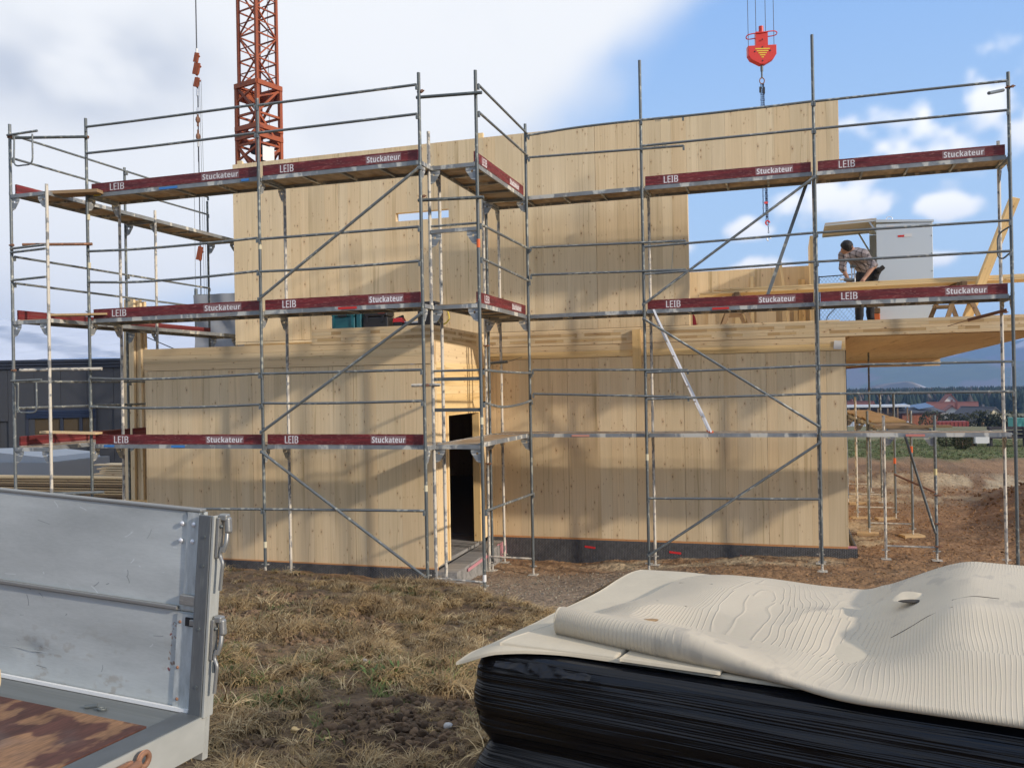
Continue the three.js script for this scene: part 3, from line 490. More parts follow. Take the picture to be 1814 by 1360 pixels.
// run along the front of the projecting block
{
  const sc = thing('facade_scaffold', 'grey tube scaffold with red lettered toe boards before the left block', 'scaffolding');
  const F = [-10.612, -7.463, -4.859].map((x) => ({ o: [x, ZA], i: [x, ZA - 0.70] }));
  [7.30, 7.25, 7.31].forEach((t, k) => { standard(sc, F[k].o[0], F[k].o[1], t, galvDark, { lean: k === 0 ? -0.01 : 0 }); standard(sc, F[k].i[0], F[k].i[1], 6.16, plastered); for (const y of LV) transom(sc, F[k].o, F[k].i, y); });
  for (let k = 0; k < 2; k++) for (const y of LV) { deck(sc, F[k], F[k + 1], y); toeBoard(sc, F[k], F[k + 1], y); }
  const P = (k, y) => [F[k].o[0], y, F[k].o[1]];
  for (const [y, s] of [[6.73, 0.01], [7.15, 0.006], [4.68, 0.045], [5.17, 0.025], [2.7, 0.03], [3.155, 0.035]]) rail(sc, P(0, y), P(1, y), { sag: s });
  for (const [y, s] of [[6.725, 0], [7.135, 0], [4.67, 0.012], [5.15, 0], [2.72, 0.012], [3.155, 0]]) rail(sc, P(1, y), P(2, y), { sag: s });
  rail(sc, P(0, 1.12), P(1, 1.15), { sag: 0.01 }); rail(sc, P(1, 1.15), P(2, 1.19));
  brace(sc, P(1, 2.0), P(2, 0.26)); brace(sc, P(1, 2.29), P(2, 3.94)); brace(sc, P(1, 4.26), P(2, 5.97));
  sticker(sc, [-9.1, ZA - 0.032], 0, 6.07, 0.34, bluePaint); sticker(sc, [-10.45, ZA - 0.032], 0, 6.07, 0.14, yellowPaint); sticker(sc, [-7.72, ZA - 0.032], 0, 6.07, 0.13, bluePaint); sticker(sc, [-9.0, ZA - 0.032], 0, 2.07, 0.25, bluePaint); sticker(sc, [-6.05, ZA - 0.032], 0, 4.075, 0.3, redPaint); sticker(sc, [-10.3, ZA - .032], 0, 2.075, .2, bluePaint);
  for (const [x, y] of [[-10.6, 5.72], [-10.6, 4.95], [-7.46, 0.62], [-7.46, 5.05], [-4.86, 1.5]]) mark(sc, x, y, ZA, M({ color: lin(0.62, 0.56, 0.38), roughness: 0.8 }), 0.09);
}
// corner run, turned towards the recess
{
  const sc = thing('corner_scaffold', 'scaffold bay turned into the recess beside the doorway', 'scaffolding');
  const a = { o: [-4.148, -11.74], i: [-4.882, -11.74] }, b = { o: [-4.148, ZB + 0.0], i: [-4.905, ZB + 0.06] };
  standard(sc, ...a.o, 7.38, galvDark); standard(sc, ...a.i, 6.59, plastered); standard(sc, ...b.o, 7.31, galvDark); standard(sc, ...b.i, 6.2, plastered);
  for (const y of LV) { transom(sc, a.o, a.i, y); transom(sc, b.o, b.i, y); deck(sc, { o: a.o, i: a.i }, { o: b.o, i: b.i }, y); }
  for (const y of [6.1, 4.1]) toeBoard(sc, a, b, y);
  const off = { off: [0.035, 0] };
  for (const [y0, y1, s] of [[7.18, 7.14, 0], [6.79, 6.77, 0], [5.2, 5.2, 0], [4.72, 4.66, 0], [3.14, 3.12, 0.01], [2.68, 2.66, 0.075], [1.15, 1.1, 0]]) rail(sc, [-4.148, y0, -11.74], [-4.148, y1, ZB], { sag: s, ...off });
  // end frames and tubes
  part(sc, 'end_transom', [bar([-4.86, 5.14, -11.74], [-4.17, 5.14, -11.74], 0.05, 0.05), gusset([-4.882, 5.11, -11.74], [1, 0]), gusset([-4.148, 5.11, -11.74], [-1, 0])], steelPlate);
  for (const y of [5.22, 3.14]) part(sc, 'end_rail', tube([-4.86, y, -11.74], [-4.17, y, -11.74], 0.017), galv);
  for (const y of [3.02, 2.58]) part(sc, 'end_rail', bar([-4.86, y, -11.74], [-4.17, y, -11.74], 0.02, 0.05), galvDark);
  for (const [y, z] of [[7.05, -11.6], [5.58, -11.6]]) { part(sc, 'coupling_tube', tube([-5.0, y, z], [-4.03, y - 0.02, z - 0.07], 0.024), galvDark); coupler(sc, -4.86, y, -11.40); coupler(sc, -4.148, y, -11.74); }
  part(sc, 'coupling_tube', tube([-5.15, 2.62 + .32, -11.6], [-4.72, 2.62 + .32, -11.62], 0.024), plastered); coupler(sc, -4.86, 2.94, -11.4); coupler(sc, -4.882, 2.94, -11.74);
  for (const y of [0.16]) part(sc, 'base_rail', [tube([-4.87, y, -11.74], [-4.16, y - 0.02, -11.74], 0.018), tube([-4.9, 0.02, ZB + 0.06], [-4.16, 0.0, ZB], 0.018)], plastered);
  mark(sc, -4.148, 4.93, -11.74, orangeMark, 0.12); mark(sc, -4.148, 2.42, -11.74, M({ color: lin(0.62, 0.56, 0.38), roughness: 0.8 }), 0.1); mark(sc, -4.148, 0.2, -11.74, whitePaint, .1);
  coupler(sc, -4.905, 3.6, ZB + 0.06); coupler(sc, -4.905, 1.6, ZB + 0.06);
}
// run in front of the recessed wall, out to the canopy
{
  const sc = thing('facade_scaffold', 'long grey tube scaffold with lettered toe boards before the recessed wall', 'scaffolding');
  const F = [-4.88, -2.2016, 0.4393, 3.0915].map((x) => ({ o: [x, ZB], i: [x, ZB - 0.70] }));
  const tops = [6.3, 8.13, 8.18, 7.28];
  F.forEach((f, k) => { standard(sc, f.o[0], f.o[1] - (k ? 0 : 0.03), tops[k], galvDark); standard(sc, f.i[0], f.i[1], k === 3 ? 6.47 : 6.18, plastered); for (const y of LV) transom(sc, f.o, f.i, y); });
  for (let k = 0; k < 3; k++) for (const y of LV) { deck(sc, F[k], F[k + 1], y); if (k && y > 3) toeBoard(sc, F[k], F[k + 1], y); }
  const P = (k, y) => [F[k].o[0], y, F[k].o[1]];
  for (const [y, s] of [[6.73, 0.0], [7.15, 0.012], [4.71, 0], [5.15, 0], [2.70, 0], [3.13, 0.006]]) { rail(sc, P(1, y - (y < 6 ? 0.045 : 0)), P(2, y), { sag: s, off: [0, 0.05] }); rail(sc, P(2, y), P(3, y - 0.005)); }
  for (const [y, e] of [[6.73, 0.0], [7.10, 0.10], [5.22, 0.0], [4.76, 0.0], [3.17, 0], [2.77, -0.03]]) rail(sc, [-4.10, y, ZB], [-1.50, y - 0.06 + e, ZB], { off: [0.0, 0.04], sag: e > .05 ? -0.03 : 0 });
  rail(sc, P(1, 1.06), P(2, 1.1));
  brace(sc, P(1, 0.14), P(2, 1.96)); brace(sc, P(1, 3.95), P(2, 2.2)); brace(sc, P(1, 4.18), P(2, 6.0));
  part(sc, 'prop_bar', bar([0.34, 6.08, ZB - 0.69], [-0.33, 4.2, ZB - 0.6], 0.045, 0.05), galv);
  // tie wires where two rails overlap
  for (const [x, y] of [[-1.95, 7.13], [-1.75, 7.13], [-1.98, 6.71], [-1.85, 6.72], [-1.72, 5.15], [-1.66, 5.15], [-1.9, 4.69], [-1.8, 3.12], [-1.8, 2.71]]) for (let k = 0; k < 4; k++) { const g = new THREE.TorusGeometry(0.036, 0.0028, 4, 10); g.scale(0.6, 1.0, 1); g.rotateY(Math.PI / 2 + R(-0.3, 0.3)); g.translate(x + k * 0.022, y + R(-.006, .006), ZB + 0.045); part(sc, 'tie_wire', g, galv); }
  part(sc, 'tie_wire', tube([-1.79, 3.1, ZB + 0.08], [-1.8, 2.72, ZB + 0.08], 0.003, 4), galv); part(sc, 'tie_wire', tube([-1.7, 5.13, ZB + 0.08], [-1.74, 4.72, ZB + 0.08], 0.003, 4), galv);
  sticker(sc, [-1.0, ZB - 0.032], 0, 4.07, 0.26, redPaint); sticker(sc, [-3.3, ZB - 0.034], 0, 2.065, 0.3, M({ color: lin(0.6, 0.28, 0.2), roughness: .7 })); sticker(sc, [1.78, ZB - 0.034], 0, 2.065, 0.26, M({ color: lin(0.62, 0.22, 0.17), roughness: .7 }));
  mark(sc, -2.2, 1.72, ZB, M({ color: lin(0.62, 0.56, 0.38), roughness: 0.8 }), 0.1);
  // wall tie tubes
  part(sc, 'wall_tie', [tube([2.62, 3.78, ZB - 0.66], [3.12, 3.9, ZB - 0.5], 0.025), tube([2.35, 3.70, ZB - 0.72], [2.62, 3.78, ZB - 0.66], 0.006, 5)], rusty); coupler(sc, 3.09, 3.88, ZB - 0.7);
  part(sc, 'wall_tie', [tube([-5.05, 3.32, ZB - 0.62], [-4.75, 3.34, ZB - 0.68], 0.025), tube([-4.75, 3.34, ZB - 0.68], [-4.55, 3.42, ZB - 0.9], 0.005, 5)], galvDark); coupler(sc, -4.88, 3.34, ZB - 0.7);
  part(sc, 'tube_stub', tube([3.02, 7.02, ZB + 0.02], [2.74, 6.86, ZB + 0.5], 0.024), galv); coupler(sc, 3.09, 7.06, ZB);
  part(sc, 'end_bracket', [bent([[3.07, 5.06, ZB - 0.03], [2.98, 5.0, ZB - 0.1], [2.945, 4.93, ZB - 0.12], [2.94, 4.8, ZB - 0.12], [2.945, 4.66, ZB - 0.12], [2.99, 4.62, ZB - .1], [3.07, 4.68, ZB - 0.03]], 0.013, 8, 30)], galv);
  // timber under the last feet
  for (const [x, z] of [[3.09, ZB], [3.09, ZB - 0.7]]) part(sc, 'foot_board', wbox(0.4, 0.06, 0.25, { along: 'x', c: [x + 0.05, ground(x, z) + 0.02, z] }), oldWood[1]);
}
// return at the far left end of the house
{
  const sc = thing('return_scaffold', 'scaffold return running back along the left end of the house', 'scaffolding');
  const F = [-10.934, -13.46, -15.9].map((z) => ({ o: [-11.705, z], i: [-10.99, z] }));
  [[7.20, 6.19], [7.1, 6.25], [6.95, 6.2]].forEach(([t, ti], k) => { standard(sc, F[k].o[0], F[k].o[1], t, k ? galvDark : galv); standard(sc, F[k].i[0] - (k === 0 ? 0 : 0.05), F[k].i[1], ti, plastered); for (const y of LV) transom(sc, F[k].o, F[k].i, y); });
  for (let k = 0; k < 2; k++) for (const y of LV) { deck(sc, F[k], F[k + 1], y); toeBoard(sc, F[k + 1], F[k], y, { text: false }); }
  const off = { off: [0.035, 0] }, P = (k, y) => [F[k].o[0], y, F[k].o[1]];
  for (const y of [6.66, 7.03, 4.68, 5.1, 2.7, 3.12]) for (let k = 0; k < 2; k++) rail(sc, P(k, y), P(k + 1, y), off);
  // end frame rails, gate hoops and coupling tubes to the front run
  for (const y of [5.16, 5.22, 4.72]) part(sc, 'end_rail', tube([-11.69, y, -10.9], [-11.0, y + 0.02, -10.9], 0.019), galv);
  for (const [y0, z] of [[6.98, -10.88], [3.1, -10.88]]) part(sc, 'gate_hoop', [bent([[-11.56, y0, z], [-11.565, y0 - 0.2, z], [-11.57, y0 - 0.40, z], [-11.55, y0 - 0.45, z], [-11.5, y0 - 0.47, z], [-11.4, y0 - 0.47, z], [-11.28, y0 - 0.47, z], [-11.23, y0 - 0.45, z], [-11.205, y0 - 0.40, z], [-11.2, y0 - 0.2, z], [-11.2, y0, z]], 0.013, 8, 40), tube([-11.7, y0 + 0.03, z], [-11.1, y0 + 0.04, z], 0.019)], galv);
  for (const [y, x0, x1, m] of [[6.99, -11.72, -10.55, galvDark], [5.28, -11.5, -10.5, rusty], [3.3, -11.6, -10.35, plastered], [1.35, -11.15, -10.35, galv]]) { part(sc, 'coupling_tube', tube([x0, y, -10.95], [x1, y, -11.33], 0.0242), m); coupler(sc, -10.612, y, ZA); coupler(sc, x0 > -11.3 ? -10.99 : -11.705, y, -10.934); }
  part(sc, 'cross_plank', [wbox(0.9, 0.03, 0.22, { along: 'x' }).rotateY(0.3).translate(-10.75, 4.17, -11.35)], siteWood[1]); part(sc, 'cross_plank', [wbox(0.9, 0.03, 0.22, { along: 'x' }).rotateZ(-0.04).rotateY(0.25).translate(-10.85, 2.30, -11.2)], siteWood[0]);
  part(sc, 'cross_plank', [wbox(0.85, 0.05, 0.3, { along: 'x' }).rotateY(0.2).translate(-10.75, 6.1, -11.3)], oldWood[1]);
}
// run behind the right end wall, low
{
  const sc = thing('end_scaffold', 'low scaffold of bare frames standing on soil beyond the right wall', 'scaffolding');
  const F = [-15.35, -17.75, -19.95, -22.2, -24.4].map((z, k) => ({ o: [2.2 - k * 0.055, z], i: [1.45 - k * 0.055, z] }));
  F.forEach((f, k) => { standard(sc, ...f.o, k < 2 ? 2.32 : k < 4 ? 2.6 : 4.2, galv); standard(sc, ...f.i, k < 2 ? 2.32 : k < 3 ? 2.55 : 4.2, k % 2 ? galv : plastered); transom(sc, f.o, f.i, 2.1); part(sc, 'base_rail', tube([f.o[0], 0.22, f.o[1]], [f.i[0], 0.22, f.i[1]], 0.016), plastered); });
  for (let k = 0; k < 4; k++) { const d = deck(sc, F[k + 1], F[k], 2.1); if (k) part(d, 'deck_board', wbox(0.6, 0.03, 2.2, { along: 'z', c: [(F[k].o[0] + F[k].i[0]) / 2, 2.115, (F[k].o[1] + F[k + 1].o[1]) / 2] }), siteWood[1]); }
  part(sc, 'cross_plank', wbox(1.15, 0.035, 0.24, { along: 'x', c: [1.9, 2.13, -15.6] }), oldWood[1]);
  part(sc, 'diagonal_brace', tube([1.75, 2.03, -15.3], [2.18, 0.45, -15.32], 0.021), galvDark);
  part(sc, 'diagonal_brace', tube([1.62, 1.35, -15.6], [2.18, 1.1, -15.3], 0.017), rusty); coupler(sc, 2.2, 1.05, -15.35); coupler(sc, 2.2, 0.6, -15.35); coupler(sc, 2.2, 0.24, -15.35);
  for (const [k, y] of [[1, 1.6], [2, 1.2]]) mark(sc, F[k].o[0], y, F[k].o[1], orangeMark, 0.12);
  mark(sc, 2.2, 1.42, -15.35, M({ color: lin(0.7, 0.6, 0.3), roughness: .8 }), 0.1);
  for (const [x, z] of [[1.37, -17.75], [2.13, -17.75], [1.4, -19.95], [1.9, -19.95], [1.5, -22.2]]) part(sc, 'foot_board', wbox(0.38, 0.05, 0.24, { along: 'x' }).rotateY(R(-0.4, 0.4)).translate(x, ground(x, z) + 0.015, z), siteWood[1]);
  for (const y of [3.2, 3.95]) part(sc, 'guardrail', [tube([1.23, y, -24.4], [1.98, y + 0.05, -24.4], 0.02), tube([1.28, y, -22.2], [1.23, y, -24.4], 0.02)], rusty);
}
// ladder from the hatch
{
  const l = thing('ladder', 'aluminium ladder leaning from the hatch down to the lower deck', 'ladder', [-1.23, 2.1, ZB - 0.38], 0.2);
  const ladderAlu = M({ color: lin(0.82, 0.83, 0.84), metalness: 0.1, roughness: 0.45 }), dx = -0.88, H = 2.0, sd = V(dx, H, 0).normalize();
  for (const z of [-0.16, 0.16]) part(l, 'rail', bar([0, 0.01, z], [dx, H, z], 0.03, 0.06, V(0, 0, 1)), ladderAlu);
  for (let k = 1; k < 8; k++) { const t = k / 8; part(l, 'rung', tube([dx * t, H * t, -0.16], [dx * t, H * t, 0.16], 0.014, 8), aluminium); }
  for (const z of [-0.16, 0.16]) part(l, 'foot', new THREE.BoxGeometry(0.07, 0.03, 0.035).translate(0, 0.012, z), orangeMark);
}
// ---------------------------------------------------------------- things on the slab
{
  // sawhorses
  for (const [x, lab] of [[-0.9, 'brown timber sawhorse under the boards, next to the parapet'], [2.64, 'brown timber sawhorse under the boards, beside the leaning beam']]) {
    const s = thing('sawhorse', lab, 'sawhorse', [x, SLABT, -16.3], 0.12, 'sawhorses on the slab');
    part(s, 'beam', wbox(0.09, 0.11, 1.25, { along: 'z', c: [0, 0.53, 0.05], round: 0.012 }), oldWood[2]);
    for (const z of [-0.42, 0.5]) for (const sx of [-1, 1]) part(s, 'leg', bar([sx * 0.03, 0.56, z], [sx * 0.24, 0.0, z + (z > 0 ? 0.08 : -0.08)], 0.07, 0.035, V(0, 0, 1)), oldWood[z > 0 ? 1 : 0]);
    for (const z of [-0.42, 0.5]) part(s, 'cross_tie', wbox(0.3, 0.07, 0.022, { along: 'x', c: [0, 0.26, z + 0.03] }), oldWood[0]);
  }
  // long boards on them
  const r = rngOf(8);
  for (let k = 0; k < 3; k++) for (let j = 0; j < 4; j++) {
    if (k === 2 && j > 1) continue;
    const x0 = -1.55 + r() * 0.55 + k * 0.15, x1 = 4.7 + r() * 0.5, g = wbox(x1 - x0, 0.026, 0.13, { along: 'x' }); g.rotateY((r() - 0.5) * 0.02);
    g.translate((x0 + x1) / 2, SLABT + 0.60 + k * 0.0285, -15.85 - j * 0.15); solo('long_board', `long pale board across both sawhorses, ${['lowest', 'middle', 'top'][k]} layer, ${['first', 'second', 'third', 'last'][j]} row from the scaffold`, 'board', g, warmWood[j % 3 === 1 ? 0 : 2], 'boards across the sawhorses');
  }
  for (let j = 0; j < 4; j++) { const g = wbox(2.15 + r() * 0.2, 0.03, 0.14, { along: 'x' }); g.translate(-0.6, SLABT + 0.10 + (j % 2) * 0.032, -17.4 - (j >> 1) * 0.17); solo('short_board', `pale board in the low pile before the parapet, ${j % 2 ? 'upper' : 'lower'} layer, ${j > 1 ? 'parapet' : 'scaffold'} side`, 'board', g, warmWood[2], 'boards in the low pile'); }
  for (const x of [-1.5, .3]) solo('bearer', `squared bearer under the low pile of boards at its ${x < 0 ? 'house wall' : 'parapet end'} end`, 'board', wbox(0.08, 0.08, 0.6, { along: 'z', c: [x, SLABT + 0.04, -17.5] }), oldWood[1], 'bearers under the low pile');
  // pieces of panel leaning on the parapet
  for (const [x, w, h, lean, m] of [[-0.95, 0.22, 0.95, 0.12, warmWood[2]], [-0.42, 0.40, 1.0, 0.12, woodTone[2]], [0.18, 0.09, 0.62, 0.1, warmWood[2]], [-0.02, 0.16, 0.55, 0.1, woodTone[2]], [0.30, 0.13, 1.18, 0.2, warmWood[1]], [-1.55, 0.16, 0.78, 0.16, woodTone[5]], [-0.70, 0.07, 1.3, 0.22, warmWood[2]]]) { const g = wbox(w, h, 0.03); g.translate(0, h / 2, 0); g.rotateX(-lean); g.translate(x, SLABT + 0.005, -19.48 + lean * h + 0.03); solo('panel_offcut', `pale timber offcut ${h > 1.25 ? 'tallest' : h > 1.1 ? 'second tallest' : w > 0.3 ? 'widest' : h < 0.6 ? 'shortest' : h < 0.7 ? 'narrow and second shortest' : h < 0.8 ? 'next to the upper house wall' : 'second widest'} of those leaning on the parapet`, 'offcut', g, m, 'offcuts on the parapet'); }
  solo('leaning_stud', 'slanted pale stud leaning on the parapet between the offcuts', 'stud', bar([0.05, SLABT, -18.95], [-0.12, SLABT + 1.55, -19.42], 0.1, 0.05, V(1, 0, 0)), warmWood[2]);
  solo('leaning_beam', 'thick pale beam leaning against the last scaffold standard', 'beam', bar([2.80, SLABT + 0.02, -15.9], [3.40, 5.68, -15.35], 0.14, 0.07, V(0.4, 0, 1)), warmWood[0]);
  // steel cabinet with the lid up
  const cab = thing('steel_cabinet', 'tall pale grey steel cabinet with its flap raised beside the worker', 'cabinet', [1.6, SLABT, -17.55], 0);
  const pg = M({ color: lin(0.60, 0.66, 0.69), roughness: 0.42, metalness: 0.15 }), inner = M({ color: lin(0.30, 0.28, 0.24), roughness: 0.7 });
  part(cab, 'front_panel', new RoundedBoxGeometry(0.95, 1.86, 0.03, 1, 0.008).translate(0.475, 0.97, -0.015), pg);
  part(cab, 'back_panel', new THREE.BoxGeometry(0.95, 1.9, 0.03).translate(0.475, 0.97, -1.42), pg); part(cab, 'side_panel', new THREE.BoxGeometry(0.03, 1.86, 1.36).translate(0.935, 0.97, -0.72), pg);
  part(cab, 'top_panel', extr([[0, 1.935], [0.97, 1.88], [0.97, 1.915], [0, 1.985]], 1.46).translate(0, 0, -1.44), pg); part(cab, 'floor_panel', new THREE.BoxGeometry(0.93, 0.03, 1.36).translate(0.47, 0.06, -0.72), inner);
  part(cab, 'shelf', new THREE.BoxGeometry(0.8, 0.025, 1.3).translate(0.5, 0.75, -0.72), inner); part(cab, 'shelf', new THREE.BoxGeometry(0.8, 0.025, 1.3).translate(0.5, 1.3, -0.72), inner);
  part(cab, 'partition', new THREE.BoxGeometry(0.02, 1.8, 1.3).translate(0.55, 0.97, -0.72), inner);
  const lid = part(cab, 'lid', new THREE.BoxGeometry(0.9, 0.028, 1.44).rotateZ(0.03).translate(-0.44, 1.99, -0.72), M({ color: lin(0.52, 0.46, 0.37), roughness: 0.6 }));
  part(lid, 'rib', [new THREE.BoxGeometry(0.9, 0.03, 0.03).rotateZ(0.03).translate(-0.44, 1.965, -0.02), new THREE.BoxGeometry(0.9, 0.03, 0.03).rotateZ(0.03).translate(-0.44, 1.965, -1.42), new THREE.BoxGeometry(0.8, 0.025, 0.03).rotateZ(0.03).translate(-0.44, 1.965, -0.9)], pg);
  part(cab, 'stay_bar', bar([0.02, 1.55, -1.40], [-0.2, 1.97, -1.40], 0.03, 0.03), pg); part(cab, 'stay_bar', bar([0.02, 1.75, -0.04], [-0.12, 1.97, -0.04], 0.03, 0.03), pg);
  part(cab, 'lifting_ring', new THREE.TorusGeometry(0.055, 0.009, 6, 16).translate(0.27, 2.04, -0.4), aluminium);
  part(cab, 'warning_label', new THREE.BoxGeometry(0.14, 0.05, 0.004).translate(0.24, 1.83, 0.003), M({ color: lin(0.7, 0.66, 0.62), roughness: 0.5 })); part(cab, 'warning_label', new THREE.BoxGeometry(0.11, 0.035, 0.004).translate(0.42, 1.655, 0.003), redPaint); part(cab, 'type_label', new THREE.BoxGeometry(0.13, 0.06, 0.004).translate(0.54, 1.66, 0.003), M({ color: lin(0.68, 0.68, 0.66), roughness: 0.5 }));
  for (let k = 0; k < 5; k++) part(cab, 'rivet', new THREE.SphereGeometry(0.01, 6, 4).translate(0.93, 0.35 + k * 0.32, 0.002), galvDark);
  const bag = thing('work_bag', 'dark bag lying in the open cabinet behind the worker', 'bag', [1.78, SLABT + 0.77, -17.9]); { const g = new THREE.SphereGeometry(0.2, 14, 10), p = g.attributes.position; for (let i = 0; i < p.count; i++) p.setXYZ(i, p.getX(i) * 0.75, Math.max(-0.1, p.getY(i) * 0.9) + 0.1, p.getZ(i) * (1 + 0.2 * vnoise(p.getX(i) * 9, p.getY(i) * 9))); g.computeVertexNormals(); part(bag, 'body', g, M({ color: lin(0.02, 0.02, 0.024), roughness: 0.8 })); part(bag, 'handle', new THREE.TorusGeometry(0.07, 0.012, 6, 12, Math.PI).translate(0, 0.26, 0), black); }
  const ob = thing('toolbox', 'orange and brown toolbox at the foot of the steel cabinet', 'toolbox', [1.52, SLABT, -17.42]); part(ob, 'body', new RoundedBoxGeometry(0.2, 0.24, 0.16, 1, 0.015).translate(0, 0.12, 0), M({ color: lin(0.55, 0.13, 0.03), roughness: 0.5 })); part(ob, 'lid', new RoundedBoxGeometry(0.21, 0.1, 0.17, 1, 0.015).translate(0, 0.29, 0), oldWood[2]); part(ob, 'handle', new THREE.TorusGeometry(0.05, 0.009, 6, 12, Math.PI).translate(0, 0.34, 0), black);
  // mesh fence panel
  const f = thing('mesh_panel', 'wire mesh panel standing behind the worker', 'fence', [0.62, SLABT, -18.6]);
  part(f, 'frame', [tube([0, 0, 0], [0, 1.12, 0], 0.012, 6), tube([0.75, 0, 0], [0.75, 1.14, 0], 0.012, 6), tube([0, 1.1, 0], [0.75, 1.12, 0], 0.012, 6), tube([0, .05, 0], [0.75, .05, 0], 0.012, 6)], galvDark);
  for (const s of [1, -1]) { const ws = []; for (let k = -13; k < 13; k++) { const x0 = k * 0.07, a = Math.max(0, s > 0 ? -x0 : x0 - .75), p0 = s > 0 ? [x0, 0.05] : [0.75 - x0, 0.05]; const pts = []; for (const t of [0, 1.05]) pts.push([p0[0] + s * t * 0.8, p0[1] + t]); let [A, B] = pts; const clipX = (P, Q, X) => { const t = (X - P[0]) / (Q[0] - P[0]); return [X, P[1] + (Q[1] - P[1]) * t]; }; if (Math.max(A[0], B[0]) < 0 || Math.min(A[0], B[0]) > 0.75) continue; for (const X of [0, 0.75]) { if ((A[0] < X) !== (B[0] < X)) { const C = clipX(A, B, X); if (X === 0) { if (A[0] < 0) A = C; else B = C; } else { if (A[0] > X) A = C; else B = C; } } } ws.push(tube([A[0], A[1], 0], [B[0], B[1], 0], 0.0022, 4)); } part(f, 'wire_mesh', ws, galvDark).userData.kind = 'stuff'; }
  // cable on the slab
  solo('power_cable', 'thin black cable rising from the slab edge to the worker', 'cable', bent([[0.62, SLABT + 0.01, -15.6], [0.66, SLABT + 0.12, -15.9], [0.86, SLABT + 0.36, -16.5], [1.0, SLABT + 0.62, -16.8]], 0.008, 6), black);
  solo('red_rag', 'small dark red rag hanging at the slab edge by the wall', 'rag', extr([[0, 0], [0.07, 0.02], [0.05, 0.14], [0.0, 0.26]], 0.01).translate(-1.57, SLABT + 0.02, ZR - .2), M({ color: lin(0.25, 0.02, 0.03), roughness: 0.9, side: THREE.DoubleSide }));
}
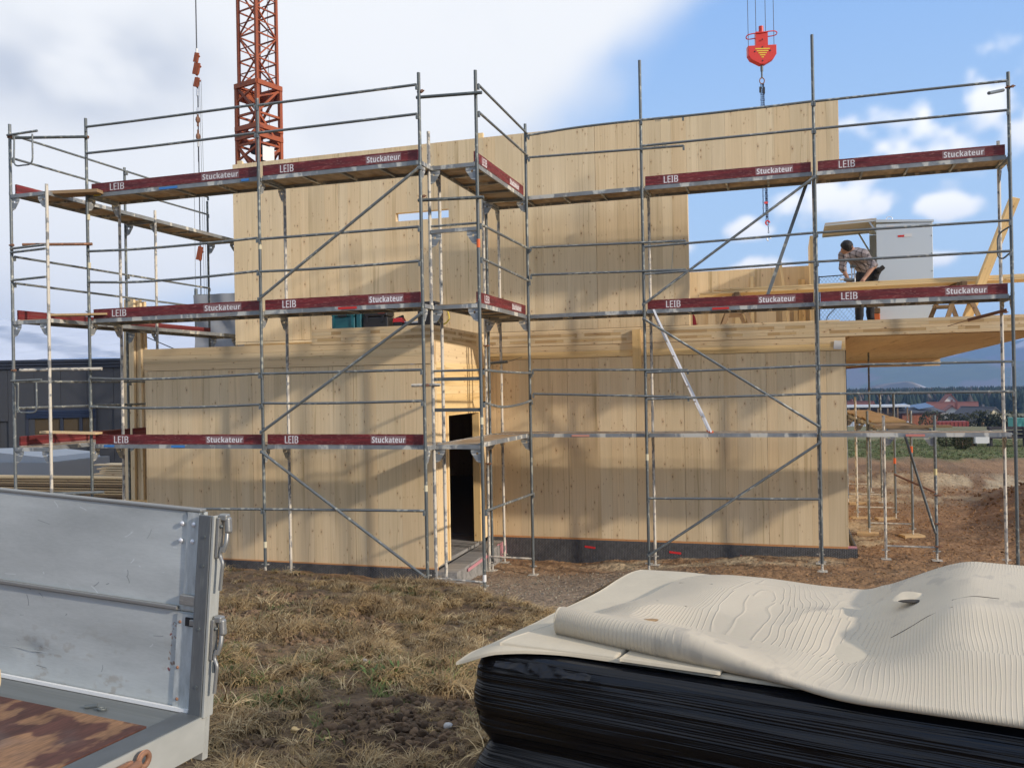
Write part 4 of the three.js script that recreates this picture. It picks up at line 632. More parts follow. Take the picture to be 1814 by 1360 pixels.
// ---------------------------------------------------------------- the worker
{
  const person = thing('person', 'person in plaid shirt and dark work trousers bending over the boards', 'person', [0, 0, 0]);
  const J = { head: [1.035, 5.275, -16.66], neck: [1.13, 5.215, -16.79], chest: [1.22, 5.10, -16.90], waist: [1.385, 4.88, -17.02], pel: [1.40, 4.79, -17.05], sA: [0.985, 5.13, -16.76], eA: [0.955, 4.90, -16.72], wA: [1.035, 4.70, -16.66], sB: [1.30, 5.12, -16.74], eB: [1.47, 4.90, -16.62], wB: [1.30, 4.67, -16.50], hA: [1.31, 4.78, -17.0], kA: [1.24, 4.36, -16.93], aA: [1.24, 3.97, -17.0], hB: [1.47, 4.78, -17.10], kB: [1.42, 4.36, -17.03], aB: [1.44, 3.97, -17.12] };
  const cap = (p, a, b, ra, rb) => { const bx = b[0] - a[0], by = b[1] - a[1], bz = b[2] - a[2], px = p[0] - a[0], py = p[1] - a[1], pz = p[2] - a[2], h = clamp((px * bx + py * by + pz * bz) / (bx * bx + by * by + bz * bz)); return Math.hypot(px - bx * h, py - by * h, pz - bz * h) - mix(ra, rb, h); };
  const smin = (a, b, k) => { const h = clamp(0.5 + 0.5 * (b - a) / k); return mix(b, a, h) - k * h * (1 - h); };
  function mesh(fn, lo, hi, res) {
    const mc = new MarchingCubes(res, new THREE.MeshStandardMaterial(), false, false, 120000), n = res, cen = lo.map((v, i) => (v + hi[i]) / 2), half = Math.max(...lo.map((v, i) => (hi[i] - v) / 2)) * 1.08; mc.isolation = 0;
    for (let z = 0; z < n; z++) for (let y = 0; y < n; y++) for (let x = 0; x < n; x++) mc.field[x + y * n + z * n * n] = -fn([cen[0] + (x - n / 2) / (n / 2) * half, cen[1] + (y - n / 2) / (n / 2) * half, cen[2] + (z - n / 2) / (n / 2) * half]);
    mc.update(); const c = mc.count, g0 = new THREE.BufferGeometry(); g0.setAttribute('position', new THREE.BufferAttribute(mc.positionArray.slice(0, c * 3), 3)); let g = mergeVertices(g0, 1e-4); g.scale(half, half, half); g.translate(...cen); g.computeVertexNormals();
    const p = g.attributes.position, uv = new Float32Array(p.count * 2); for (let i = 0; i < p.count; i++) { uv[i * 2] = (p.getX(i) * 0.8 + p.getZ(i) * 0.75) / 0.34; uv[i * 2 + 1] = (p.getY(i) + p.getX(i) * 0.45) / 0.34; } g.setAttribute('uv', new THREE.BufferAttribute(uv, 2)); return g;
  }
  const arms = (p, f) => Math.min(smin(cap(p, J.sA, J.eA, 0.058 + f, 0.045 + f), cap(p, J.eA, J.wA, 0.043 + f, 0.030 + f), 0.03), smin(cap(p, J.sB, J.eB, 0.060 + f, 0.047 + f), cap(p, J.eB, J.wB, 0.045 + f, 0.031 + f), 0.03));
  const torso = (p, f) => smin(smin(cap(p, J.chest, J.waist, 0.155 + f, 0.13 + f), cap(p, J.sA, J.sB, 0.075 + f, 0.075 + f), 0.1), cap(p, J.waist, J.pel, 0.13 + f, 0.135 + f), 0.06);
  const legs = (p, f) => Math.min(smin(cap(p, J.hA, J.kA, 0.088 + f, 0.06 + f), cap(p, J.kA, J.aA, 0.058 + f, 0.042 + f), 0.03), smin(cap(p, J.hB, J.kB, 0.09 + f, 0.06 + f), cap(p, J.kB, J.aB, 0.058 + f, 0.042 + f), 0.03));
  const face = [-0.55, -0.62, 0.55], head = (p) => { let d = smin(cap(p, J.head, [J.head[0] - 0.035, J.head[1] - 0.065, J.head[2] - 0.01], 0.09, 0.072), cap(p, J.neck, J.head, 0.056, 0.055), 0.03); const nose = [J.head[0] - 0.095, J.head[1] - 0.085, J.head[2] - 0.01]; d = smin(d, cap(p, nose, [nose[0] + 0.012, nose[1] + 0.03, nose[2]], 0.013, 0.009), 0.015); for (const s of [-1, 1]) { const e = [J.head[0] + s * 0.075, J.head[1] - 0.03, J.head[2] + s * 0.06]; d = smin(d, cap(p, e, [e[0], e[1] + 0.03, e[2]], 0.016, 0.014), 0.012); } return d; };
  const hand = (p, w, dir, sx) => { if (Math.hypot(p[0] - w[0], p[1] - w[1], p[2] - w[2]) > 0.26) return 9; const P = (a, b, c) => [w[0] + dir[0] * a + sx * b * 0.9, w[1] + dir[1] * a + c, w[2] + dir[2] * a + b * 0.45]; let d = cap(p, w, P(0.075, 0, 0), 0.030, 0.034); for (let k = 0; k < 4; k++) { const b = (k - 1.5) * 0.021, L = [0.05, 0.06, 0.055, 0.042][k]; const q0 = P(0.085, b, 0), q1 = P(0.085 + L * 0.6, b, -0.01), q2 = P(0.085 + L * 0.7, b, -0.04); d = smin(d, smin(cap(p, q0, q1, 0.0095, 0.009), cap(p, q1, q2, 0.009, 0.0075), 0.004), 0.008); } return smin(d, cap(p, P(0.03, -0.03, 0), P(0.08, -0.055, -0.02), 0.011, 0.009), 0.01); };
  const dA = [0.32, -0.86, 0.38], dB = [-0.42, -0.55, 0.5];
  const body = (p) => { let d = smin(torso(p, -0.012), head(p), 0.05); d = smin(d, arms(p, 0), 0.05); d = smin(d, legs(p, -0.012), 0.05); d = Math.min(d, smin(hand(p, J.wA, dA, 1), arms(p, 0), 0.012)); return Math.min(d, smin(hand(p, J.wB, dB, 1), arms(p, 0), 0.012)); };
  const skin = M({ color: lin(0.36, 0.19, 0.12), roughness: 0.6 });
  part(person, 'body', mesh(body, [0.8, 3.9, -17.3], [1.65, 5.45, -16.3], 112), skin);
  const wr = (p, s) => (fbm(p[0] * 16, p[1] * 16, p[2] * 16 + 40, 2) - 0.5) * s;
  const plaid = tex(256, 256, (u, v) => { const s = (t) => { const q = t % 1; return (q < 0.25 ? 1 : 0) + (q > 0.55 && q < 0.62 ? 0.7 : 0); }, a = s(u * 4), b = s(v * 4), l = (((u * 4 + 0.42) % 1) < 0.05 || ((v * 4 + 0.42) % 1) < 0.05) ? 1 : 0; const k = 0.30 - 0.15 * a - 0.15 * b; return [Math.max(0.02, k + l * 0.28), Math.max(0.018, k * 0.86 + l * 0.22), Math.max(0.022, k * 0.84 + l * 0.2)]; }, { srgb: true });
  const clipHalf = (d, p, a, n) => Math.max(d, (p[0] - a[0]) * n[0] + (p[1] - a[1]) * n[1] + (p[2] - a[2]) * n[2]);
  const sleeve = (p) => Math.min(smin(cap(p, J.sA, J.eA, 0.078, 0.060), cap(p, J.eA, [mix(J.eA[0], J.wA[0], 0.25), mix(J.eA[1], J.wA[1], 0.25), mix(J.eA[2], J.wA[2], 0.25)], 0.058, 0.052), 0.03), smin(cap(p, J.sB, J.eB, 0.080, 0.064), cap(p, J.eB, [mix(J.eB[0], J.wB[0], 0.3), mix(J.eB[1], J.wB[1], 0.3), mix(J.eB[2], J.wB[2], 0.3)], 0.060, 0.054), 0.03));
  part(person, 'shirt', mesh((p) => { let d = smin(torso(p, 0.018), sleeve(p), 0.06) + wr(p, 0.022); d = clipHalf(d, p, [1.40, 4.84, -17.05], [0.35, -0.94, 0]); return Math.max(d, 0.118 - Math.hypot(p[0] - J.head[0], p[1] - J.head[1], p[2] - J.head[2])); }, [0.8, 4.6, -17.3], [1.7, 5.4, -16.4], 84), M({ map: plaid, roughness: 0.9 }));
  part(person, 'trousers', mesh((p) => { let d = smin(legs(p, 0.022), smin(cap(p, J.waist, J.pel, 0.125, 0.155), cap(p, J.hA, J.hB, 0.1, 0.1), 0.06), 0.07) + wr(p, 0.025); d = Math.max(d, p[1] - 4.9, 3.93 - p[1]); return d; }, [0.95, 3.9, -17.35], [1.7, 4.95, -16.75], 72), M({ color: lin(0.018, 0.018, 0.021), roughness: 0.85 }));
  part(person, 'hair', mesh((p) => { const c = [J.head[0] - 0.006, J.head[1] + 0.0, J.head[2] + 0.004]; let d = Math.hypot(p[0] - c[0], p[1] - c[1], p[2] - c[2]) - 0.107 + (fbm(p[0] * 60, p[1] * 60, p[2] * 60, 2) - 0.5) * 0.012; return Math.max(d, -(p[0] - J.head[0]) * 0.62 - (p[1] - J.head[1]) * 0.72 - (p[2] - J.head[2]) * 0.36 - 0.06); }, [0.88, 5.12, -16.85], [1.2, 5.45, -16.55], 56), M({ color: lin(0.010, 0.008, 0.007), roughness: 0.7 }));
  for (const [a, s] of [[J.aA, 1], [J.aB, 1]]) part(person, 'shoe', mesh((p) => Math.max(smin(cap(p, [a[0] + 0.03, 3.93, a[2]], [a[0] - 0.15, 3.91, a[2] + 0.05], 0.048, 0.042), cap(p, a, [a[0], 4.02, a[2]], 0.055, 0.055), 0.03), 3.874 - p[1]), [a[0] - 0.24, 3.86, a[2] - 0.1], [a[0] + 0.12, 4.1, a[2] + 0.14], 40), M({ color: lin(0.03, 0.024, 0.02), roughness: 0.8 }));
  part(person, 'tool_pouch', [new RoundedBoxGeometry(0.1, 0.2, 0.2, 2, 0.03).rotateZ(-0.5).translate(1.55, 4.80, -16.98), new RoundedBoxGeometry(0.08, 0.14, 0.14, 2, 0.02).rotateZ(-0.9).translate(1.60, 4.86, -16.9)], M({ color: lin(0.025, 0.022, 0.02), roughness: 0.85 }));
  const dr = thing('power_drill', 'grey cordless drill in the hand of the worker', 'drill', [1.05, 4.66, -16.62]);
  part(dr, 'housing', [tube([-0.08, 0.02, 0.02], [0.09, 0.0, 0.0], 0.032, 12), bar([0.03, 0, 0], [0.06, -0.12, 0], 0.035, 0.045)], M({ color: lin(0.10, 0.11, 0.12), roughness: 0.5 })); part(dr, 'chuck', tube([-0.15, 0.03, 0.03], [-0.08, 0.02, 0.02], 0.018, 10), aluminium); part(dr, 'battery', new RoundedBoxGeometry(0.09, 0.04, 0.06, 1, 0.008).translate(0.065, -0.13, 0), bluePaint);
  const cs = thing('clamp_stand', 'thin grey clamp standing upright by the hand of the worker', 'clamp', [1.11, 4.5, -16.75]); part(cs, 'column', [tube([0, 0, 0], [0.0, 0.42, 0], 0.012, 8), tube([0.05, 0, 0], [0.045, 0.4, 0], 0.012, 8)], aluminium); part(cs, 'foot', new THREE.BoxGeometry(0.14, 0.05, 0.1).translate(0.02, -0.0, 0), aluminium); part(cs, 'head', new THREE.BoxGeometry(0.09, 0.05, 0.06).translate(0.02, 0.42, 0), galvDark);
}
// ---------------------------------------------------------------- tools on the terrace
{
  const teal = M({ color: lin(0.012, 0.10, 0.125), roughness: 0.45 }), blk = M({ color: lin(0.014, 0.014, 0.016), roughness: 0.5 }), red = M({ color: lin(0.5, 0.02, 0.025), roughness: 0.4 });
  const tb = thing('tool_case', 'teal plastic tool case on the terrace edge', 'case', [-6.98, SLABT, -13.15]);
  part(tb, 'body', new RoundedBoxGeometry(0.42, 0.22, 0.32, 2, 0.02).translate(0, 0.115, 0), teal); part(tb, 'lid', new RoundedBoxGeometry(0.43, 0.07, 0.33, 2, 0.02).translate(0, 0.265, 0), teal); part(tb, 'latch', new THREE.BoxGeometry(0.03, 0.2, 0.03).translate(0.17, 0.17, 0.165), teal); part(tb, 'latch', new THREE.BoxGeometry(0.03, 0.2, 0.03).translate(-0.17, 0.17, 0.165), teal); part(tb, 'handle', new THREE.BoxGeometry(0.16, 0.03, 0.02).translate(0, 0.24, 0.175), blk);
  const t2 = thing('tool_case', 'narrow teal case standing between the teal and black cases', 'case', [-6.70, SLABT, -13.15]); part(t2, 'body', new RoundedBoxGeometry(0.09, 0.30, 0.3, 2, 0.015).translate(0, 0.15, 0), teal); part(t2, 'lid', new RoundedBoxGeometry(0.095, 0.04, 0.305, 2, 0.012).translate(0, 0.32, 0), teal);
  const bb = thing('tool_case', 'black plastic tool case with red marks on the terrace edge', 'case', [-6.40, SLABT, -13.15]); part(bb, 'body', new RoundedBoxGeometry(0.44, 0.2, 0.3, 2, 0.02).translate(0, 0.1, 0), blk); part(bb, 'lid', new RoundedBoxGeometry(0.42, 0.12, 0.29, 2, 0.03).translate(0, 0.265, 0), blk); part(bb, 'badge', new THREE.BoxGeometry(0.12, 0.035, 0.004).translate(0.11, 0.27, 0.147), M({ color: lin(0.22, 0.02, 0.015), roughness: 0.6 })); for (const x of [-0.14, 0.14]) part(bb, 'latch', new THREE.BoxGeometry(0.04, 0.1, 0.02).translate(x, 0.17, 0.155), blk);
  const rt = thing('circular_saw', 'red and black power tool lying beside the black case', 'power tool', [-6.02, SLABT, -13.12]); part(rt, 'housing', [new RoundedBoxGeometry(0.17, 0.12, 0.14, 2, 0.03).translate(0, 0.07, 0), tube([0.05, 0.08, 0], [0.18, 0.07, 0.02], 0.04, 12)], blk); part(rt, 'guard', extr([[-0.09, 0.11], [0.10, 0.10], [0.06, 0.17], [-0.08, 0.16]], 0.12, { bevel: 0.008 }).translate(0, 0, -0.06), red); part(rt, 'grip', bar([-0.06, 0.16, 0], [0.07, 0.2, 0], 0.04, 0.045), blk); part(rt, 'switch', new THREE.BoxGeometry(0.035, 0.02, 0.01).translate(0.14, 0.05, 0.07), red);
  const bl = thing('level_rail', 'flat silver guide rail lying between the power tools', 'rail', [-5.78, SLABT, -13.15]); part(bl, 'rail', new THREE.BoxGeometry(0.34, 0.03, 0.14).translate(0, 0.1, 0), aluminium); part(bl, 'base', new THREE.BoxGeometry(0.3, 0.085, 0.12).translate(0, 0.0425, 0), blk);
  const vac = thing('vacuum_cleaner', 'black site vacuum with a yellow cable on the terrace edge', 'vacuum', [-5.47, SLABT, -13.1]); part(vac, 'body', new RoundedBoxGeometry(0.34, 0.36, 0.3, 2, 0.05).translate(0, 0.19, 0), blk); part(vac, 'panel', new THREE.BoxGeometry(0.06, 0.04, 0.004).translate(0.0, 0.29, 0.153), M({ color: lin(0.5, 0.5, 0.5), roughness: 0.5 })); part(vac, 'cable', bent([[0.19, 0.32, 0.05], [0.23, 0.22, 0.1], [0.2, 0.08, 0.12], [0.27, 0.04, 0.1], [0.34, 0.12, 0.05], [0.3, 0.28, 0.02]], 0.012, 6, 30), yellowPaint); part(vac, 'lid', new RoundedBoxGeometry(0.3, 0.06, 0.28, 1, 0.02).translate(0, 0.38, 0), blk);
}
// ---------------------------------------------------------------- crane, ropes, hook
{
  const cr = thing('tower_crane', 'orange lattice mast of a tower crane behind the house', 'crane', [-17.02, 0, -26.0], 1.30);
  const leg = (s, y0, y1, w) => { for (const [sx, sz] of [[-1, -1], [1, -1], [1, 1], [-1, 1]]) part(cr, 'mast_leg', new THREE.BoxGeometry(w, y1 - y0, w).translate(sx * s, (y0 + y1) / 2, sz * s), craneOrange); };
  leg(0.44, 13.2, 23, 0.09); leg(0.5, 0.8, 13.2, 0.12);
  const faces = [[[-1, 1], [1, 1]], [[1, 1], [1, -1]], [[1, -1], [-1, -1]], [[-1, -1], [-1, 1]]];
  for (let y = 13.2, k = 0; y < 22.9; y += 0.85, k++) faces.forEach(([a, b], f) => { const s = 0.44, A = [a[0] * s, y, a[1] * s], B = [b[0] * s, y + 0.85, b[1] * s], C = [b[0] * s, y, b[1] * s], D = [a[0] * s, y + 0.85, a[1] * s]; part(cr, 'lattice_bar', [(k + f) % 2 ? bar(A, B, 0.045, 0.045) : bar(C, D, 0.045, 0.045), bar([a[0] * s, y + 0.42, a[1] * s], [b[0] * s, y + 0.42, b[1] * s], 0.03, 0.03), bar(A, C, 0.045, 0.045)], craneOrange); });
  for (let y = 1.2, k = 0; y < 12.9; y += 1.0, k++) faces.forEach(([a, b], f) => { const s = 0.5, A = [a[0] * s, y, a[1] * s], B = [b[0] * s, y + 1, b[1] * s], C = [b[0] * s, y, b[1] * s], D = [a[0] * s, y + 1, a[1] * s]; part(cr, 'lattice_bar', [bar((k + f) % 2 ? A : C, (k + f) % 2 ? B : D, 0.07, 0.07), bar([a[0] * s, y + .5, a[1] * s], [b[0] * s, y + (k % 2 ? 0.9 : 0.1), b[1] * s], 0.06, 0.06), bar(A, C, 0.07, 0.07)], craneOrange); });
  for (const y of [13.2, 11.75, 11.45]) faces.forEach(([a, b]) => part(cr, 'collar_beam', bar([a[0] * 0.54, y, a[1] * 0.54], [b[0] * 0.54, y, b[1] * 0.54], 0.10, 0.16), craneOrange));
  part(cr, 'collar_plate', [new THREE.BoxGeometry(0.9, 0.4, 0.03).translate(0, 12.95, -0.53), new THREE.BoxGeometry(0.03, 0.4, 0.9).translate(0.53, 12.95, 0)], craneOrange);
  part(cr, 'winch', [tube([-0.25, 11.1, 0], [0.25, 11.1, 0], 0.2, 14), new THREE.BoxGeometry(0.3, 0.4, 0.3).translate(0.1, 10.9, 0.1)], black); part(cr, 'sign_plate', new THREE.BoxGeometry(0.5, 0.5, 0.02).translate(-0.1, 10.85, 0.55), whitePaint);
  part(cr, 'base_frame', [new THREE.BoxGeometry(3.4, 0.4, 0.35).translate(0, 0.6, 0), new THREE.BoxGeometry(0.35, 0.4, 3.4).translate(0, 0.6, 0)], craneOrange); part(cr, 'ballast', new THREE.BoxGeometry(1.6, 1.0, 2.2).translate(-0.9, 0.9, 0), M({ color: lin(0.35, 0.34, 0.32), roughness: 0.9 }));
  for (const s of [-1.5, 1.5]) part(cr, 'outrigger_foot', new THREE.BoxGeometry(0.5, 0.42, 0.5).translate(s, 0.2, 0), oldWood[1]);
  for (const x of [-0.25, 0.28]) part(cr, 'mast_rope', tube([x, 11, 0.2], [x, 23, 0.2], 0.01, 5), rope);
  // guy line with rope sockets
  const gl = thing('crane_guy_line', 'steel guy line with rusty turnbuckles left of the orange mast', 'crane rope', [-16.5, 0, -22.04]);
  part(gl, 'rope', [tube([0.0, 12.95, 0], [-0.02, 23, 0], 0.018, 6), tube([0, 9.7, 0], [0.02, 12, 0], 0.018, 6), tube([0.0, 4.0, 0], [0.01, 10.4, 0], 0.016, 6)], rope);
  for (const dx of [-0.12, 0.13, 0.19]) part(gl, 'thin_rope', tube([dx * 0.9, 12.1, 0.05], [dx * 1.35, 3.5, 0.05], 0.006, 5), galvDark);
  for (const [y, h, w] of [[12.78, 0.34, 0.09], [12.45, 0.42, 0.13], [12.05, 0.34, 0.1], [7.0, 0.5, 0.1]]) { const g = new THREE.OctahedronGeometry(1, 1); g.scale(w * 0.8, h * 0.52, w * 0.5); g.translate(0, y, 0); part(gl, 'rope_sheave', [g, new THREE.BoxGeometry(w * 2.3, 0.05, 0.06).rotateZ(0.5).translate(0, y, 0), new THREE.BoxGeometry(w * 1.5, h * 0.8, 0.05).rotateZ(-0.25).translate(0, y, 0.03)], craneOrange); }
  for (const y of [12.95, 11.75, 11.2, 10.25]) part(gl, 'rope_clamp', tube([0, y - 0.1, 0], [0, y + 0.1, 0], 0.035, 8), y > 12 || y < 11 ? whitePaint : aluminium);
  for (const y of [10.95, 10.45]) part(gl, 'turnbuckle', [new THREE.SphereGeometry(0.07, 8, 6).scale(1, 1.6, 1).translate(0, y, 0), tube([0, y - 0.2, 0], [0, y + 0.2, 0], 0.03, 8)], rusty);
  // hook block
  const hb = thing('hook_block', 'red crane hook block with yellow stripes hanging by four ropes', 'hook block', [-0.49, 10.92, -22.88], 0.3);
  const red = M({ color: lin(0.62, 0.035, 0.02), roughness: 0.42 });
  part(hb, 'cheek_plate', extr([[-0.34, 0.34], [0.34, 0.36], [0.34, 0.15], [0.26, 0.02], [0.05, -0.1], [-0.05, -0.1], [-0.28, 0.02], [-0.34, 0.12]], 0.16, { bevel: 0.012 }).translate(0, 0, -0.08), red);
  part(hb, 'neck', [new THREE.BoxGeometry(0.3, 0.36, 0.12).translate(0, 0.53, 0), tube([0, 0.68, 0], [0, 0.86, 0], 0.06, 12)], red);
  part(hb, 'rope_guard', [bent([[-0.38, 0.58, 0], [-0.36, 0.63, 0.03], [0, 0.68, 0.08], [0.36, 0.72, 0.03], [0.4, 0.68, 0], [0.36, 0.65, -0.03], [0, 0.62, -0.08], [-0.34, 0.56, -0.03], [-0.38, 0.58, 0]], 0.014, 6, 40)], red);
  for (let k = 0; k < 5; k++) part(hb, 'stripe', new THREE.BoxGeometry(0.36 - k * 0.075, 0.026, 0.006).translate(0, 0.27 - k * 0.052, 0.095), yellowPaint);
  for (const [x, y] of [[0, 0.31], [-0.19, 0.2], [0.19, 0.22], [0, -0.03], [0, 0.5]]) part(hb, 'bolt', tube([x, y, 0.08], [x, y, 0.105], 0.018, 6), black);
  for (const [x, z] of [[-0.33, 0.02], [-0.12, -0.03], [0.12, -0.03], [0.31, 0.02]]) part(hb, 'hoist_rope', tube([x, 0.34, z], [x, 12, z], 0.008, 5), rope);
  part(hb, 'swivel', [tube([0, -0.1, 0], [0, -0.26, 0], 0.035, 10), tube([0, -0.26, 0], [0, -0.42, 0], 0.022, 8)], galvDark); part(hb, 'ring', new THREE.TorusGeometry(0.06, 0.013, 6, 16).scale(1, 1.25, 1).translate(0, -0.5, 0), rusty);
  part(hb, 'shackle', [new THREE.BoxGeometry(0.05, 0.14, 0.04).translate(-0.045, -0.72, 0), new THREE.BoxGeometry(0.05, 0.16, 0.04).translate(0.04, -0.74, 0)], black);
  for (const [x, y1, x1] of [[-0.03, -3.9, -0.03], [0.005, -4.1, 0.04], [0.04, -3.95, 0.06], [0.03, -4.35, 0.09]]) { const links = []; for (let y = -0.6, k = 0; y > y1; y -= 0.075, k++) { const g = new THREE.TorusGeometry(0.02, 0.0075, 4, 8).scale(0.75, 1.5, 1); g.rotateY(k % 2 ? 0 : Math.PI / 2); g.translate(mix(x, x1, (y + 0.6) / (y1 + 0.6)), y, 0); links.push(g); } part(hb, 'chain', links, M({ color: lin(0.03, 0.045, 0.09), roughness: 0.45, metalness: 0.5 })); }
  part(hb, 'chain_hook', [new THREE.TorusGeometry(0.05, 0.018, 6, 12, 4.6).translate(0.07, -4.05, 0), new THREE.BoxGeometry(0.08, 0.05, 0.04).translate(0.04, -3.55, 0)], redPaint); part(hb, 'chain_hook', [new THREE.TorusGeometry(0.045, 0.016, 6, 12, 4.6).translate(0.09, -4.45, 0)], aluminium);
}
// ---------------------------------------------------------------- background, left
{
  const dark = M({ color: lin(0.048, 0.05, 0.055), roughness: 0.55, metalness: 0.1 }), trim = M({ color: lin(0.025, 0.03, 0.045), roughness: 0.5 });
  const H = thing('warehouse', 'dark grey clad hall with a pale roof behind the scaffold return', 'building', [-29.9, 0, -27.3], Math.atan2(1.42, 4.49));
  const L = 8.6; part(H, 'wall_core', new THREE.BoxGeometry(L + 6, 4.3, 8).translate(L / 2 - 3, 2.1, -4.06), dark);
  for (let x = -6; x < L + 0.1; x += 1.05) { if (x < 0.0 && x > -0.2) continue; const low = x > 0.9 && x < 3.7; part(H, 'cladding_panel', low ? mergeGeometries([new THREE.BoxGeometry(1.035, 1.85, 0.05).translate(x + 0.52, 3.3, 0), new THREE.BoxGeometry(1.035, 1.2, 0.05).translate(x + 0.52, 0.6, 0)]) : new THREE.BoxGeometry(1.035, x < -0.5 ? 2.3 : 4.2, 0.05).translate(x + 0.52, x < -0.5 ? 3.05 : 2.12, 0), dark); }
  part(H, 'plinth_wall', new THREE.BoxGeometry(5.6, 1.9, 0.06).translate(-2.9, 0.95, 0.01), M({ color: lin(0.55, 0.55, 0.54), roughness: 0.8 }));
  const wn = part(H, 'window', [new THREE.BoxGeometry(2.75, 0.12, 0.1).translate(2.4, 2.32, 0), new THREE.BoxGeometry(2.75, 0.08, 0.1).translate(2.4, 1.22, 0), ...[1.05, 2.42, 3.18, 3.74].map((x) => new THREE.BoxGeometry(0.11, 1.1, 0.1).translate(x, 1.77, 0))], trim);
  for (const [a, b] of [[1.1, 2.37], [2.48, 3.12], [3.24, 3.69]]) part(wn, 'pane', new THREE.BoxGeometry(b - a, 1.05, 0.02).translate((a + b) / 2, 1.77, -0.02), M({ color: lin(0.10, 0.075, 0.045), roughness: 0.08, metalness: 0.2 }));
  for (let k = 0; k < 5; k++) part(H, 'blind_slat', new THREE.BoxGeometry(2.7, 0.05, 0.06).rotateX(0.5).translate(2.4, 2.26 - k * 0.06, 0.06), M({ color: lin(0.025, 0.04, 0.08), roughness: 0.5 }));
  for (let k = 0; k < 3; k++) part(H, 'eave_trim', new THREE.BoxGeometry(L + 6.2, 0.1, 0.12 + k * 0.06).translate(L / 2 - 3, 4.02 + k * 0.12, 0.06 + k * 0.03), trim);
  const rg = new THREE.PlaneGeometry(L + 6.4, 7.5, 60, 40), p = rg.attributes.position; for (let i = 0; i < p.count; i++) { const x = p.getX(i), y = p.getY(i); p.setZ(i, 0.05 * Math.sin(y * 5 + fbm(x * 0.6, y * 1.4, 3, 3) * 7) + 0.03 * fbm(x * 3, y * 3, 1, 3)); } rg.computeVertexNormals(); rg.rotateX(-Math.PI / 2 + 0.30); rg.rotateZ(-0.0); rg.translate(L / 2 - 3, 4.32 + 1.1, -3.5);
  part(H, 'roof', rg, M({ color: lin(0.50, 0.55, 0.64), roughness: 0.45, side: THREE.DoubleSide })); part(H, 'roof_gable', extr([[0, 0], [7.3, 0], [7.3, 2.25]], 0.1).rotateY(Math.PI / 2).translate(L + 0.1, 4.28, 0.05), dark);
  const rr = thing('tiled_roof', 'corner of a red tiled roof at the left edge behind the hall', 'roof', [-34.5, 4.2, -27.5], 0.3); part(rr, 'roof_slope', new THREE.BoxGeometry(3.2, 0.15, 6).rotateZ(-0.45).translate(0, 0.7, 0), M({ color: lin(0.16, 0.035, 0.025), roughness: 0.8 })); part(rr, 'gable_wall', new THREE.BoxGeometry(2.6, 4.2, 5.6).translate(-0.6, -2.1, 0), whitePaint);
  solo('overhead_cable', 'thin dark cable slanting down across the pale hall roof', 'cable', tube([-24.9, 6.0, -26.5], [-20.8, 4.3, -26.9], 0.018, 5), black);
  // flatbed body
  const tr = thing('flatbed_trailer', 'grey dropside flatbed parked before the dark hall', 'trailer', [-20.9, -0.32, -18.5], 0.05); const tg = M({ color: lin(0.30, 0.31, 0.31), roughness: 0.6 });
  part(tr, 'dropside', new THREE.BoxGeometry(6, 0.55, 0.05).translate(-0.8, 1.15, 0), tg); part(tr, 'dropside', new THREE.BoxGeometry(6, 0.55, 0.05).translate(-0.8, 1.15, -2.2), tg); part(tr, 'tailboard', new THREE.BoxGeometry(0.05, 0.55, 2.2).translate(2.2, 1.15, -1.1), tg); part(tr, 'bed', new THREE.BoxGeometry(6, 0.12, 2.2).translate(-0.8, 0.84, -1.1), tg); part(tr, 'tarpaulin', extr([[-3.6, 1.42], [2.0, 1.42], [1.9, 1.56], [0.2, 1.7], [-3.5, 1.62]], 2.0).translate(0, 0, -2.1), M({ color: lin(0.42, 0.44, 0.45), roughness: 0.6 }));
  for (const x of [-2.2, 1.1]) for (const z of [-0.15, -2.05]) part(tr, 'wheel', new THREE.TorusGeometry(0.28, 0.11, 8, 18).translate(x, 0.4, z), black);
  part(tr, 'chassis', new THREE.BoxGeometry(5.4, 0.18, 0.9).translate(-0.8, 0.7, -1.1), black);
  // stacks of boards
  const r = rngOf(61);
  const ord = ['topmost', 'second', 'third', 'fourth', 'fifth', 'sixth', 'seventh', 'eighth', 'ninth', 'tenth', 'eleventh', 'twelfth', 'thirteenth', 'fourteenth', 'fifteenth', 'sixteenth', 'seventeenth', 'eighteenth', 'nineteenth', 'bottom'];
  const stack = (x, z, n, rows, y0, L, lab, grp, ang, mats) => { for (let k = 0; k < n; k++) for (let j = 0; j < rows; j++) { const g = wbox(L - r() * 0.35, 0.034, 0.19, { along: 'x' }); g.rotateY(ang + (r() - 0.5) * 0.02); g.translate(x + (r() - 0.5) * 0.3, y0 + k * 0.056 + (k % 4 === 3 ? 0.008 : 0), z - j * 0.22); solo('stacked_board', `${lab}, ${j ? 'rear' : 'front'} row, ${n - k === 1 ? 'topmost' : ord[n - k - 1] + ' from the top'}`, 'board', g, mats[Math.floor(r() * mats.length)], grp); } };
  stack(-15.9, -15.6, 15, 2, 0.28, 5.6, 'weathered board in the wide stack left of the house', 'boards in the wide stack', 0.05, [siteWood[0], siteWood[1], siteWood[2], oldWood[1]]);
  stack(-14.3, -17.4, 20, 2, 0.12, 3.6, 'pale board in the tall stack behind the standing planks', 'boards in the tall stack', 0.02, [woodTone[2], woodTone[5], warmWood[2]]);
  for (const [x, z] of [[-17.8, -15.75], [-14.0, -15.75]]) solo('bearer', `squared bearer under the wide stack of boards at its ${x < -16 ? 'flatbed' : 'house'} end`, 'board', wbox(0.1, 0.26, 0.7, { along: 'z', c: [x, 0.12, z] }), oldWood[0], 'bearers under the wide stack');
